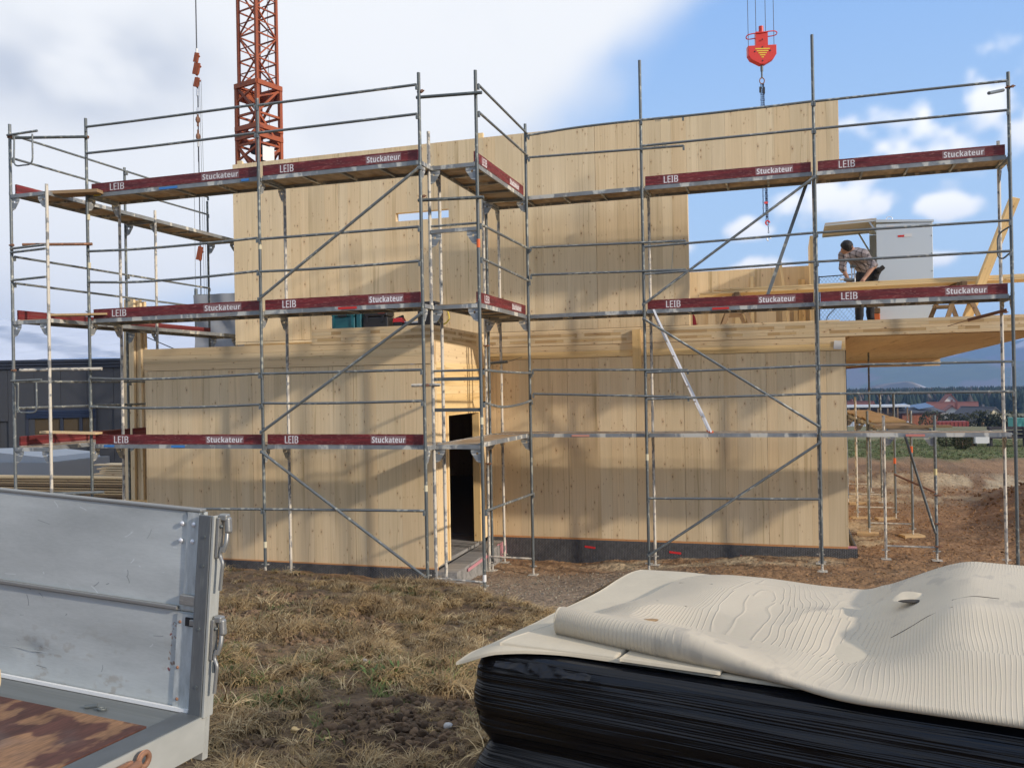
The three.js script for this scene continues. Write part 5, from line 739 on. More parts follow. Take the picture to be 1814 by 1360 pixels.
  for (const [x, z] of [[-15.4, -17.5], [-13.2, -17.5]]) solo('bearer', `squared bearer under the tall stack of boards at its ${x < -14 ? 'flatbed' : 'house'} end`, 'board', wbox(0.1, 0.12, 0.7, { along: 'z', c: [x, 0.04, z] }), oldWood[0], 'bearers under the tall stack');
  for (let k = 0; k < 5; k++) solo('batten', `yellowish batten on the wrapped bundle, ${['longest', 'second longest', 'middle length', 'second shortest', 'shortest'][k]}`, 'batten', wbox(1.5 - k * 0.1, 0.045, 0.07, { along: 'x' }).rotateY(-0.08 + k * 0.03).translate(-12.0 + k * 0.1, 0.86 + (k % 2) * 0.045, -13.2 - k * 0.08), warmWood[1], 'battens on the bundle');
  const wb = thing('wrapped_bundle', 'white film wrapped bundle with red printed strokes behind the trailer board', 'bundle', [-11.9, 0, -12.9]);
  part(wb, 'film_wrap', (() => { const g = new RoundedBoxGeometry(1.75, 0.8, 0.9, 5, 0.08); const q = g.attributes.position; for (let i = 0; i < q.count; i++) { const x = q.getX(i), y = q.getY(i), z = q.getZ(i), d = (fbm(x * 4, y * 4, z * 4, 3) - 0.5) * 0.05; q.setXYZ(i, x + d, y + d, z + d); } g.computeVertexNormals(); return g.translate(0, 0.4, 0); })(), M({ color: lin(0.62, 0.62, 0.60), roughness: 0.35 }));
  for (const [x, w] of [[-0.15, 0.09], [0.22, 0.11], [0.55, 0.1], [0.68, 0.06]]) part(wb, 'printed_stroke', new THREE.BoxGeometry(w, 0.5, 0.006).rotateZ(-0.5).translate(x, 0.52, 0.475), redPaint);
  // planks standing upright beside the house
  for (let k = 0; k < 4; k++) { const g = wbox(0.24, 4.72 - k * 0.05, 0.05); g.rotateZ([-0.012, 0.004, 0.012, -0.034][k]); g.rotateY(-0.1); g.translate(-12.0 + [0, 0.13, 0.2, -0.2][k], 2.34, -13.85 - k * 0.058); solo('standing_plank', `long plank standing upright by the house end, ${['front', 'second from the front', 'rear', 'most slanted'][k]} one`, 'plank', g, [woodTone[2], woodTone[0], woodTone[3], woodTone[1]][k], 'planks standing by the house'); }
  // grey sheeting
  const tp = thing('sheeted_frame', 'grey sheeted frame standing behind the upper wall', 'sheeting', [-15.2, 0, -21.5]); const tgm = new THREE.PlaneGeometry(2.4, 1.9, 30, 20), tpp = tgm.attributes.position; for (let i = 0; i < tpp.count; i++) tpp.setZ(i, 0.09 * fbm(tpp.getX(i) * 2.5, tpp.getY(i) * 2.5, 3, 3) + 0.04 * Math.sin(tpp.getX(i) * 7 + tpp.getY(i) * 4)); tgm.computeVertexNormals();
  part(tp, 'sheet', tgm.translate(0.1, 4.75, 0), M({ color: lin(0.26, 0.27, 0.28), roughness: 0.7, side: THREE.DoubleSide })); part(tp, 'frame', [tube([-1.1, 0, -0.05], [-1.1, 5.9, -0.05], 0.05), tube([1.3, 0, -0.05], [1.3, 5.6, -0.05], 0.05), tube([-1.1, 5.7, -0.05], [1.3, 5.6, -0.05], 0.04), tube([-1.1, 3.8, -0.05], [1.3, 3.8, -0.05], 0.04)], galvDark);
}
// ---------------------------------------------------------------- background, right: garden edge, village, woods, hills
{
  const leafy = (name, label, cat, pos, rx, ry, n, c, seed, leaf = 0.05, grp) => {
    const r = rngOf(seed), P = [], N = [], C = [];
    for (let i = 0; i < n; i++) { const u = r() * 2 - 1, a = r() * 6.283, s = Math.sqrt(1 - u * u), k = 0.72 + 0.32 * Math.pow(r(), 0.5) * (0.75 + 0.5 * vnoise(s * Math.cos(a) * 3 + seed, u * 3, s * Math.sin(a) * 3 + 0.5)); const c0 = V(s * Math.cos(a) * rx * k, ry + u * ry * k, s * Math.sin(a) * rx * k), q = new THREE.Quaternion().setFromEuler(new THREE.Euler(r() * 6, r() * 6, r() * 6)), L = leaf * (0.6 + r() * 0.8), t = 0.55 + r() * 0.8; const pts = [[-L, 0, 0], [0, -L * 0.4, 0], [L, 0, 0], [0, L * 0.4, 0]].map((v) => V(...v).applyQuaternion(q).add(c0)); for (const k2 of [0, 1, 2, 0, 2, 3]) { P.push(pts[k2].x, pts[k2].y, pts[k2].z); C.push(c[0] * t, c[1] * t, c[2] * t); } }
    const g = new THREE.BufferGeometry(); g.setAttribute('position', new THREE.Float32BufferAttribute(P, 3)); g.setAttribute('color', new THREE.Float32BufferAttribute(C, 3)); g.computeVertexNormals();
    const t = thing(name, label, cat, pos, 0, grp); part(t, 'foliage', g, M({ vertexColors: true, roughness: 0.9, side: THREE.DoubleSide })); part(t, 'stem', tube([0, -0.3, 0], [0, ry, 0], Math.max(0.02, rx * 0.1), 6), oldWood[2]); return t;
  };
  const gy = (x, z) => ground(x, z);
  leafy('box_ball', 'clipped round box shrub, the rear one of two on the lawn', 'shrub', [6.35, gy(6.35, -41.2), -41.2], 0.34, 0.32, 1500, [0.045, 0.055, 0.022], 3, 0.035, 'box shrubs on the lawn');
  leafy('box_ball', 'clipped round box shrub, the front one of two on the lawn', 'shrub', [6.72, gy(6.72, -39.8), -39.8], 0.37, 0.33, 1700, [0.05, 0.06, 0.022], 4, 0.035, 'box shrubs on the lawn');
  const wbx = thing('white_crate', 'white box on legs standing on the lawn', 'crate', [7.7, gy(7.7, -41.2), -41.2], 0.1); part(wbx, 'panel', new RoundedBoxGeometry(0.55, 0.36, 0.2, 1, 0.02).translate(0, 0.33, 0), whitePaint); for (const x of [-0.24, 0.24]) part(wbx, 'leg', new THREE.BoxGeometry(0.04, 0.2, 0.2).translate(x, 0.09, 0), black); part(wbx, 'frame', new THREE.BoxGeometry(0.6, 0.42, 0.08).translate(0, 0.35, -0.1), M({ color: lin(.25, .25, .22), roughness: .8 }));
  const bn = thing('garden_bench', 'dark wooden bench on the lawn beside the white box', 'bench', [8.75, gy(8.75, -41.5), -41.5], 0.05); const bm = M({ color: lin(0.06, 0.055, 0.06), roughness: 0.8 }); for (let k = 0; k < 3; k++) part(bn, 'back_slat', new THREE.BoxGeometry(1.5, 0.13, 0.03).translate(0, 0.45 + k * 0.16, -0.2), bm); part(bn, 'seat', new THREE.BoxGeometry(1.5, 0.05, 0.4).translate(0, 0.38, 0), bm); for (const x of [-0.65, 0.65]) part(bn, 'leg', new THREE.BoxGeometry(0.07, 0.82, 0.36).translate(x, 0.4, -0.05), bm);
  const gp = thing('grey_partition', 'plain grey panel standing on the lawn behind the last scaffold standard', 'panel', [9.9, gy(9.9, -41), -41]); part(gp, 'panel', new THREE.BoxGeometry(0.9, 0.95, 0.06).translate(0, 0.5, 0), M({ color: lin(0.12, 0.12, 0.13), roughness: 0.7 })); part(gp, 'foot', new THREE.BoxGeometry(0.1, 0.1, 0.5).translate(0, 0.04, 0), black);
  const sht = thing('white_sheet', 'crumpled white sheet over a barrow between the shrubs and the box', 'sheet', [7.15, gy(7.15, -41.6), -41.6]); { const g = new THREE.SphereGeometry(0.42, 16, 10), q = g.attributes.position; for (let i = 0; i < q.count; i++) { const k = 0.7 + 0.6 * fbm(q.getX(i) * 5, q.getY(i) * 5, q.getZ(i) * 5, 3); q.setXYZ(i, q.getX(i) * k * 0.95, Math.max(-0.1, q.getY(i) * k * 0.4) + 0.45, q.getZ(i) * k * 0.6); } g.computeVertexNormals(); part(sht, 'cover', g, M({ color: lin(0.36, 0.33, 0.29), roughness: 0.8 })); part(sht, 'barrow', new THREE.BoxGeometry(0.7, 0.35, 0.3).translate(0, 0.2, 0), oldWood[0]); }
  // hedge line further down
  for (let k = 0; k < 9; k++) { const x = 14 + k * 1.3 + R(-0.3, 0.3), z = -118 + R(-3, 3); leafy('hedge_shrub', `brownish green hedge shrub before the barn, ${['nearest the open shed', 'second from the open shed', 'third from the open shed', 'fourth from the open shed', 'in the hedge middle', 'fourth from the thujas', 'third from the thujas', 'second from the thujas', 'next to the thujas'][k]}`, 'shrub', [x + 3, gy(x + 3, z) - 0.2, z], R(1.2, 1.9), R(0.9, 1.5), 900, k % 2 ? [0.07, 0.065, 0.03] : [0.055, 0.06, 0.025], 30 + k, 0.16, 'shrubs of the hedge'); }
  for (const [x, z, h] of [[22.2, -118, 1.25], [23.2, -118.6, 1.2], [24.0, -119, 1.1]]) leafy('thuja', `dark green conical thuja by the teal shed, ${h > 1.22 ? 'tallest' : h > 1.15 ? 'middle' : 'shortest'} of three`, 'tree', [x, gy(x, z) - 0.1, z], 0.55, h, 1100, [0.018, 0.03, 0.014], Math.round(x * 7), 0.14, 'thujas by the teal shed');
  const rc = thing('red_container', 'low red container in front of the hedge', 'container', [17.8, gy(17.8, -112), -112], 0.1); part(rc, 'body', new THREE.BoxGeometry(3.4, 1.1, 1.6).translate(0, 0.62, 0), M({ color: lin(0.26, 0.05, 0.035), roughness: 0.6 })); for (let k = 0; k < 8; k++) part(rc, 'rib', new THREE.BoxGeometry(0.08, 1.0, 0.06).translate(-1.5 + k * 0.43, 0.62, 0.82), M({ color: lin(0.30, 0.04, 0.03), roughness: 0.6 })); part(rc, 'skid', new THREE.BoxGeometry(3.2, 0.2, 0.2).translate(0, 0.08, 0.6), black);
  const ts = thing('teal_shed', 'small teal shed standing by the thujas', 'shed', [24.4, gy(24.4, -110), -110], 0.2); const tm = M({ color: lin(0.10, 0.36, 0.31), roughness: 0.6 }); part(ts, 'wall', new THREE.BoxGeometry(1.9, 1.5, 1.4).translate(0, 0.72, 0), tm); part(ts, 'roof', new THREE.BoxGeometry(2.0, 0.08, 1.5).rotateZ(-0.06).translate(0, 1.5, 0), M({ color: lin(0.16, 0.45, 0.40), roughness: 0.6 })); part(ts, 'door', new THREE.BoxGeometry(0.6, 1.2, 0.04).translate(0.3, 0.66, 0.72), M({ color: lin(0.07, 0.28, 0.24), roughness: 0.6 }));
  // houses
  const white = M({ color: lin(0.66, 0.64, 0.58), roughness: 0.85 }), cream = M({ color: lin(0.60, 0.53, 0.36), roughness: 0.85 }), tile = M({ color: lin(0.19, 0.07, 0.05), roughness: 0.85 }), slate = M({ color: lin(0.06, 0.06, 0.068), roughness: 0.7 }), glass = M({ color: lin(0.03, 0.035, 0.045), roughness: 0.15 });
  const houseAt = (name, label, pos, turn, W, D, Hw, Hr, wall, roof, wins) => {   // gable faces +z
    const t = thing(name, label, 'building', pos, turn); part(t, 'wall', extr([[-W / 2, -1.5], [W / 2, -1.5], [W / 2, Hw], [0, Hw + Hr], [-W / 2, Hw]], D).translate(0, 0, -D), wall);
    const s = Math.hypot(W / 2, Hr), a = Math.atan2(Hr, W / 2); for (const k of [-1, 1]) part(t, 'roof', new THREE.BoxGeometry(s + 0.7, 0.22, D + 0.9).rotateZ(-k * a).translate(k * (W / 4 + 0.08), Hw + Hr / 2 + 0.08, -D / 2), roof);
    part(t, 'chimney', new THREE.BoxGeometry(0.6, 1.5, 0.6).translate(W * 0.15, Hw + Hr + 0.1, -D * 0.5), roof);
    for (const [x, y, w, h] of wins) { const f = part(t, 'window', new THREE.BoxGeometry(w, h, 0.08).translate(x, y, 0.02), whitePaint); part(f, 'pane', new THREE.BoxGeometry(w - 0.18, h - 0.18, 0.06).translate(x, y, 0.05), glass); } return t;
  };
  houseAt('white_house', 'white gabled house with a red tiled roof in the village', [40.7, -10.4, -254], -0.1, 8.6, 11, 3.0, 3.0, white, tile, [[-1.7, 1.3, 1.6, 1.5], [1.5, 1.3, 1.5, 1.4], [-0.1, 3.9, 1.2, 1.1]]);
  houseAt('wide_house', 'long house with a broad red roof behind the white gable', [49, -10.4, -268], 1.45, 9, 12, 3.4, 3.2, white, tile, [[-2, 1.8, 1.4, 1.4], [2, 1.8, 1.4, 1.4]]);
  houseAt('tower_house', 'small house tower with a red roof rising over the roofs', [43.4, -10.2, -274], 0.1, 3.4, 3.4, 6.6, 2.0, white, tile, [[0, 5.8, 0.9, 0.9]]);
  houseAt('cream_house', 'cream house with a dark roof beside the bare trees', [47, -10.6, -236], 0.5, 8.5, 11, 3.0, 3.2, cream, slate, [[-1.6, 1.4, 1.3, 1.4], [1.6, 1.4, 1.3, 1.4], [0, 4.0, 1.1, 1.1]]);
  houseAt('garage', 'low cream garage in front of the white gable', [39.6, -10.6, -246], 0.1, 6, 6, 1.7, 1.0, cream, slate, [[0, 0.5, 2.2, 1.7]]);
  const bar0 = thing('barn', 'rust coloured timber barn with a roof of solar panels', 'barn', [31.5, -10.0, -240.6], 0.25); part(bar0, 'wall', new THREE.BoxGeometry(9.4, 6.0, 8).translate(0, 1.6, -4), M({ color: lin(0.30, 0.10, 0.035), roughness: 0.85 })); for (let k = 0; k < 13; k++) part(bar0, 'wall_board', new THREE.BoxGeometry(0.66, 5.8, 0.1).translate(-4.3 + k * 0.715, 1.55, 0.02), M({ color: lin(0.27 + (k % 3) * 0.03, 0.09 + (k % 2) * 0.012, 0.03), roughness: 0.85 }));
  part(bar0, 'roof', new THREE.BoxGeometry(11.5, 0.3, 9.4).rotateX(0.12).translate(0, 5.2, -3.8), slate); for (const x of [-3.6, 1.6]) part(bar0, 'solar_panel', new THREE.BoxGeometry(4.0, 0.12, 5.4).rotateX(0.16).rotateZ(0.14).translate(x, 6.1, -3.4), M({ color: lin(0.12, 0.14, 0.17), roughness: 0.12, metalness: 0.3 }));
  const sh = thing('open_shed', 'long grey open shed with a pale roof edge left of the barn', 'shed', [20.0, -10.2, -236], 0.1); part(sh, 'roof', new THREE.BoxGeometry(17, 0.5, 7).translate(0, 6.6, -3), M({ color: lin(0.58, 0.6, 0.62), roughness: 0.5 })); part(sh, 'back_wall', new THREE.BoxGeometry(16.5, 6.4, 0.3).translate(0, 3.2, -6), oldWood[2]); for (let k = 0; k < 8; k++) part(sh, 'post', new THREE.BoxGeometry(0.35, 6.6, 0.35).translate(-8 + k * 2.28, 3.2, 0), oldWood[0]); part(sh, 'corrugated_wall', new THREE.BoxGeometry(15, 3.2, 0.2).translate(0.6, 1.2, 0.6), M({ color: lin(0.62, 0.64, 0.66), roughness: 0.6 })); for (let k = 0; k < 26; k++) part(sh, 'sheet_rib', new THREE.BoxGeometry(0.2, 3.2, 0.15).translate(-6.6 + k * 0.57, 1.2, 0.75), M({ color: lin(0.55, 0.57, 0.6), roughness: 0.6 }));
  houseAt('red_roof_house', 'distant house with a red roof behind the open shed', [22, -9.6, -262], 1.2, 8, 12, 3.4, 3.0, white, tile, [[0, 1.8, 1.4, 1.4]]);
  // bare trees at the right
  const bare = (x, z, h, seed, lab, tint) => { const r = rngOf(seed), gs = [], tw = []; const grow = (p, d, L, rad, lv) => { const q = p.clone().addScaledVector(d, L); (lv < 2 ? gs : tw).push(lv < 2 ? tube(p, q, rad, 6) : tube(p, q, rad, 3)); if (lv > 5) return; const n = lv < 2 ? 4 : 3; for (let k = 0; k < n; k++) { const e = d.clone().add(V((r() - 0.5) * 1.5, (r() - 0.15) * 0.9, (r() - 0.5) * 1.5)).normalize(); grow(p.clone().lerp(q, 0.55 + 0.45 * r()), e, L * (0.55 + r() * 0.25), rad * 0.58, lv + 1); } }; grow(V(0, -0.3, 0), V(0, 1, 0), h * 0.32, h * 0.016, 0); const t = thing('bare_tree', lab, 'tree', [x, gy(x, z), z], 0, 'bare trees by the village'); part(t, 'trunk', gs, M({ color: lin(0.09, 0.065, 0.05), roughness: 0.95 })); part(t, 'crown', tw, M({ color: lin(...tint), roughness: 0.95 })); };
  [[27.6, -108, 5.5], [30.5, -112, 6.5], [29.0, -100, 5], [33.5, -106, 7], [31.8, -96, 6], [12.5, -125, 5]].forEach(([x, z, h], k) => bare(x, z, h, 70 + k, `leafless brown tree ${['beside the teal shed', 'behind the teal shed', 'in front of the cream house', 'tallest beyond the lawn edge', 'beyond the grey panel on the lawn', 'behind the hedge near the open shed'][k]}`, [0.10, 0.072, 0.055]));
  // wood of conifers on the slope
  const cone = (seed) => { const r = rngOf(seed), gs = []; for (let k = 0; k < 7; k++) { const g = new THREE.ConeGeometry(0.24 * (1 - k / 8) + 0.02, 0.26, 9, 1, true), q = g.attributes.position; for (let i = 0; i < q.count; i++) { const s = 0.7 + 0.6 * r(); if (q.getY(i) < 0) q.setXYZ(i, q.getX(i) * s, q.getY(i) - r() * 0.05, q.getZ(i) * s); } g.translate(0, 0.2 + k * 0.125, 0); gs.push(g); } return merge(gs); };
  const r = rngOf(17), wood = [], leafless = [];
  for (let i = 0; i < 9000; i++) { const a = -0.10 + r() * 0.85 - YAW * 0, D = 380 + r() * 420, az = -0.28 + r() * 1.0, x = Math.sin(az) * D, z = -Math.cos(az) * D, top = -0.0098 * D * (1 + 0.25 * (fbm(az * 9, D / 90, 4, 3) - 0.5)) - 0.8 + 2.893, base = top - 17 - r() * 2, s = 15 + r() * 5, t = 0.6 + r() * 0.7; const it = { p: [x, top - s * 1.0 + r() * 1.5 - (800 - D) * 0.006, z], r: [0, r() * 6.28, 0], s: [s * (0.8 + r() * 0.5), s, s * (0.8 + r() * 0.5)], c: r() < 0.16 ? [0.085 * t, 0.07 * t, 0.055 * t] : [0.018 * t, 0.034 * t, 0.02 * t] }; wood.push(it); }
  stuff('conifer_wood', 'dark conifer wood on the slope beyond the village', 'wood', cone(5), M({ color: 0xffffff, roughness: 0.95, side: THREE.DoubleSide }), wood);
  // hills
  const hill = (name, label, D0, depth, prof, color, seed, rough) => { const nA = 260, nD = 26, P = [], C = [], I = []; for (let j = 0; j <= nD; j++) for (let i = 0; i <= nA; i++) { const az = -0.55 + i / nA * 1.75, t = j / nD, D = D0 + (t - 0.5) * depth, k = Math.sin(Math.min(1, t * 1.25) * Math.PI / 2), h = prof(az) * k + rough * (fbm(az * 60 + seed, t * 8, seed, 4) - 0.5) * k; P.push(Math.sin(az) * D, -30 + (h + 30) * (t < 0.001 ? 0 : k), -Math.cos(az) * D); const c = color(az, t, fbm(az * 26 + seed, t * 5, seed + 2, 4), fbm(az * 170, t * 30, seed + 7, 3)); C.push(...c); if (i && j) { const o = j * (nA + 1) + i; I.push(o - nA - 2, o - nA - 1, o, o - nA - 2, o, o - 1); } } const g = new THREE.BufferGeometry(); g.setAttribute('position', new THREE.Float32BufferAttribute(P, 3)); g.setAttribute('color', new THREE.Float32BufferAttribute(C, 3)); g.setIndex(I); g.computeVertexNormals(); const m = part(scene, name, g, M({ vertexColors: true, roughness: 1, side: THREE.DoubleSide })); m.userData = { kind: 'structure', label }; };
  hill('hill', 'tan field ridge with a snow patch before the wooded mountains', 1500, 500, (az) => -22 + 17 * Math.exp(-Math.pow((az - 0.105) / 0.034, 4)) + 5 * Math.exp(-Math.pow((az - 0.118) / 0.012, 2)) + 22 * Math.exp(-Math.pow((az + 0.02) / 0.05, 2)) + 24 * Math.exp(-Math.pow((az - 0.5) / 0.1, 2)), (az, t, n, f) => (t > 0.7 && t < 0.95 && az > 0.128 && az < 0.141 && f > 0.35) ? [0.6, 0.61, 0.63] : n > 0.62 ? [0.06, 0.06, 0.045] : [0.15 + f * 0.05, 0.115 + f * 0.04, 0.085], 3, 5);
  hill('hill', 'blue wooded lower hill ridge in the distance', 2600, 700, (az) => 44 + 16 * Math.sin(az * 9 + 1) + 12 * fbm(az * 8, 2, 1, 3), (az, t, n, f) => n > 0.6 ? [0.14, 0.12, 0.09] : [0.075 + f * 0.03, 0.095 + f * 0.03, 0.04], 8, 16);
  hill('hill', 'highest far wooded hill with pale cleared slopes', 3600, 900, (az) => 62 + 105 * sstep(0.05, 0.26, az) - 40 * sstep(0.3, 0.9, az) + 10 * Math.sin(az * 22), (az, t, n, f) => (t > 0.55 && n > 0.58) ? [0.5, 0.47, 0.42] : n > 0.54 ? [0.13, 0.115, 0.09] : [0.075 + f * 0.03, 0.095 + f * 0.03, 0.04], 13, 22);
  // pylon
  const py = thing('power_pylon', 'grey lattice power pylon standing on the wooded ridge', 'pylon', [0.216 * 1350, -30, -1350]); const pm = M({ color: lin(0.35, 0.36, 0.38), roughness: 0.6 }); for (const [sx, sz] of [[-1, -1], [1, -1], [1, 1], [-1, 1]]) part(py, 'leg', tube([sx * 4, 0, sz * 4], [sx * 0.7, 48, sz * 0.7], 0.25, 4), pm); for (let k = 0; k < 7; k++) { const w0 = mix(4, 0.7, k / 7), w1 = mix(4, 0.7, (k + 1) / 7), y0 = k * 6.9, y1 = y0 + 6.9; part(py, 'lattice_bar', [tube([-w0, y0, w0], [w1, y1, w1], 0.14, 4), tube([w0, y0, w0], [-w1, y1, w1], 0.14, 4)], pm); } for (const y of [34, 41]) part(py, 'cross_arm', tube([-7, y, 0], [7, y, 0], 0.3, 4), pm);
  scene.fog = new THREE.FogExp2(new THREE.Color().setRGB(0.26, 0.46, 0.88), 0.00027);
}
// ---------------------------------------------------------------- dropside trailer at the left
{
  const t = thing('dropside_trailer', 'aluminium dropside trailer with plywood floor and latched corner post', 'trailer', [-1.965, 1.769, -2.609], 0);
  t.rotation.order = 'YXZ'; t.rotation.set(-0.038, -0.025, -0.058);
  const alu = M({ map: (() => {
    const W = 1024, H = 512, cv = document.createElement('canvas'); cv.width = W; cv.height = H; const g = cv.getContext('2d'), im = g.createImageData(W, H), r = rngOf(44);
    for (let y = 0; y < H; y++) for (let x = 0; x < W; x++) { const n = fbm(x / 190, y / 60, 3, 4), f = fbm(x / 9, y / 2.5, 5, 2), b = sstep(0.52, 0.74, fbm(x / 16, y / 16, 9, 4)) * sstep(0.5, 0.66, fbm(x / 70, y / 70, 19, 2)) * sstep(290, 480, y) * 0.4, k = 0.93 + (n - 0.5) * 0.22 + (f - 0.5) * 0.05, o = (y * W + x) * 4; im.data[o] = clamp(mix(190, 138, b * 0.75) * k, 0, 255); im.data[o + 1] = clamp(mix(194, 120, b * 0.75) * k, 0, 255); im.data[o + 2] = clamp(mix(190, 100, b * 0.75) * k, 0, 255); im.data[o + 3] = 255; }
    g.putImageData(im, 0, 0);
    for (let i = 0; i < 90; i++) { const x = r() * W, y = r() * H, l = 4 + r() * 26, a = r() * 3.1; g.strokeStyle = r() < 0.6 ? 'rgba(70,74,78,0.55)' : 'rgba(232,236,238,0.55)'; g.lineWidth = 0.6 + r() * 1.2; g.beginPath(); g.moveTo(x, y); g.quadraticCurveTo(x + l * 0.5 * Math.cos(a) + 3, y + l * 0.5 * Math.sin(a), x + l * Math.cos(a), y + l * Math.sin(a)); g.stroke(); }
    for (let i = 0; i < 40; i++) { g.fillStyle = r() < 0.12 ? 'rgba(110,36,36,0.7)' : 'rgba(108,74,54,0.6)'; const x = 968 + (r() - 0.5) * 34, y = 300 + r() * 120; g.beginPath(); g.ellipse(x, y, 0.6 + r() * 1.8, 1 + r() * 4, (r() - 0.5), 0, 7); g.fill(); }
    const tx = new THREE.CanvasTexture(cv); tx.colorSpace = THREE.SRGBColorSpace; tx.magFilter = THREE.LinearFilter; return tx; })(), metalness: 0.12, roughness: 0.55, color: lin(1, 1, 1) });
  const frameMat = M({ map: zinc(31.4, 0.46), color: lin(1, 0.99, 0.9), metalness: 0.2, roughness: 0.6 }), postDark = M({ map: zinc(37.1, 0.17), color: lin(0.95, 1, 1.02), metalness: 0.4, roughness: 0.5 }), castZ = M({ map: zinc(39.9, 0.33), color: lin(1.0, 0.98, 0.92), metalness: 0.55, roughness: 0.42 });
  const sheet = (y0, y1, nm) => {   // hollow profile with faint ribs and dents
    const nx = 120, ny = 24, g = new THREE.PlaneGeometry(3.5, y1 - y0, nx, ny), p = g.attributes.position, uv = g.attributes.uv;
    for (let i = 0; i < p.count; i++) { const x = p.getX(i), y = p.getY(i) + (y1 + y0) / 2; const rib = 0.0002 * Math.sin((y - y0) / (y1 - y0) * Math.PI * 6), dent = (fbm(x * 3.2, y * 3.2, 6, 3) - 0.5) * 0.0035 - 0.01 * Math.exp(-Math.pow((x - 1.0) / 0.05, 2) - Math.pow((y - 0.12) / 0.03, 2)) - 0.007 * Math.exp(-Math.pow((x - 0.75) / 0.03, 2) - Math.pow((y - 0.41) / 0.02, 2)); p.setZ(i, rib + dent); uv.setXY(i, (x + 1.75) / 3.5 * 1.7 - 0.72, y / 0.72); }
    g.computeVertexNormals(); return part(t, nm, mergeGeometries([g.toNonIndexed().translate(-1.81, (y0 + y1) / 2, 0.002), new THREE.BoxGeometry(3.5, y1 - y0 - 0.004, 0.022).toNonIndexed().translate(-1.81, (y0 + y1) / 2, -0.0205)]), alu);
  };
  const up = sheet(0.352, 0.70, 'upper_dropside'), lo = sheet(0.006, 0.345, 'lower_dropside');
  part(up, 'lower_lip', new RoundedBoxGeometry(3.38, 0.016, 0.016, 1, 0.004).translate(-1.82, 0.358, 0.012), castZ); part(up, 'top_trim', new RoundedBoxGeometry(3.5, 0.012, 0.034, 1, 0.004).translate(-1.81, 0.705, -0.008), castZ); part(lo, 'floor_seal', new THREE.BoxGeometry(3.5, 0.012, 0.012).translate(-1.81, 0.006, 0.014), whitePaint);
  for (const [pp, y] of [[up, 0.585], [lo, 0.115]]) part(pp, 'profile_bead', new RoundedBoxGeometry(3.36, 0.002, 0.0022, 1, 0.0008).translate(-1.85, y, 0.0006), alu);
  part(up, 'end_strip', new THREE.BoxGeometry(0.05, 0.34, 0.004).translate(-0.088, 0.527, 0.008), alu); part(lo, 'end_strip', new THREE.BoxGeometry(0.07, 0.33, 0.004).translate(-0.098, 0.175, 0.008), alu);
  for (const [x, y] of [[-0.135, 0.655], [-0.085, 0.655], [-0.137, 0.595], [-0.087, 0.595]]) part(up, 'rivet', new THREE.SphereGeometry(0.009, 10, 6).scale(1, 1, 0.6).translate(x, y, 0.01), aluminium);
  for (const [x, y] of [[-0.12, 0.15], [-0.115, 0.04], [-.12, .31]]) part(lo, 'screw', new THREE.SphereGeometry(0.006, 8, 6).translate(x, y, 0.010), rusty);
  part(t, 'hinge_lug', new RoundedBoxGeometry(0.085, 0.036, 0.02, 1, 0.004).translate(-0.075, 0.392, 0.016), castZ); part(t, 'lock_pocket', [new THREE.BoxGeometry(0.03, 0.03, 0.006).translate(-0.08, 0.315, 0.012)], black); part(t, 'lock_tongue', new RoundedBoxGeometry(0.03, 0.022, 0.012, 1, 0.003).translate(-0.058, 0.315, 0.016), castZ);
  const post = part(t, 'corner_post', [new RoundedBoxGeometry(0.052, 0.70, 0.012, 1, 0.003).translate(-0.026, 0.345, 0.022)], postDark); part(post, 'outer_flange', new RoundedBoxGeometry(0.012, 0.70, 0.05, 1, 0.003).translate(0.007, 0.345, 0.0), frameMat);
  for (const y of [0.1, 0.3, 0.52, 0.62]) part(post, 'bolt', tube([-0.024, y, 0.026], [-0.024, y, 0.031], 0.006, 6), galvDark);
  const latch = (y, s) => { const l = part(t, 'latch', [new RoundedBoxGeometry(0.012, 0.14, 0.03, 1, 0.003).translate(0.021, y - 0.07, 0.004), new RoundedBoxGeometry(0.034, 0.026, 0.03, 1, 0.007).translate(0.032, y + 0.0, -0.004)], castZ); part(l, 'cam', [new RoundedBoxGeometry(0.022, 0.058, 0.026, 2, 0.009).rotateZ(0.12).translate(0.048, y - 0.026, -0.006), bent([[0.046, y - 0.05, -0.004], [0.050, y - 0.085, 0.004], [0.042, y - 0.118, 0.008]], 0.008, 8)], castZ); part(l, 'handle', bent([[0.040, y - 0.10, 0.01], [0.034, y - 0.13, 0.012], [0.047, y - 0.155, 0.014], [0.046, y - 0.19, 0.014], [0.043, y - 0.25, 0.014]], 0.0065, 8, 20), castZ); for (const k of [-0.03, -0.12]) part(l, 'rivet', new THREE.SphereGeometry(0.006, 8, 6).translate(0.033, y + k, 0.012), galvDark); };
  latch(0.69); latch(0.335); part(t, 'spring', tube([0.033, 0.19, 0.012], [0.035, 0.155, 0.014], 0.006, 6), galvDark);
  // bed
  part(t, 'edge_sheet', new THREE.BoxGeometry(3.55, 0.006, 0.17).translate(-1.80, -0.006, 0.10), M({ map: zinc(51.3, 0.2), color: lin(0.95, 1, 0.98), metalness: 0.2, roughness: 0.5 }));
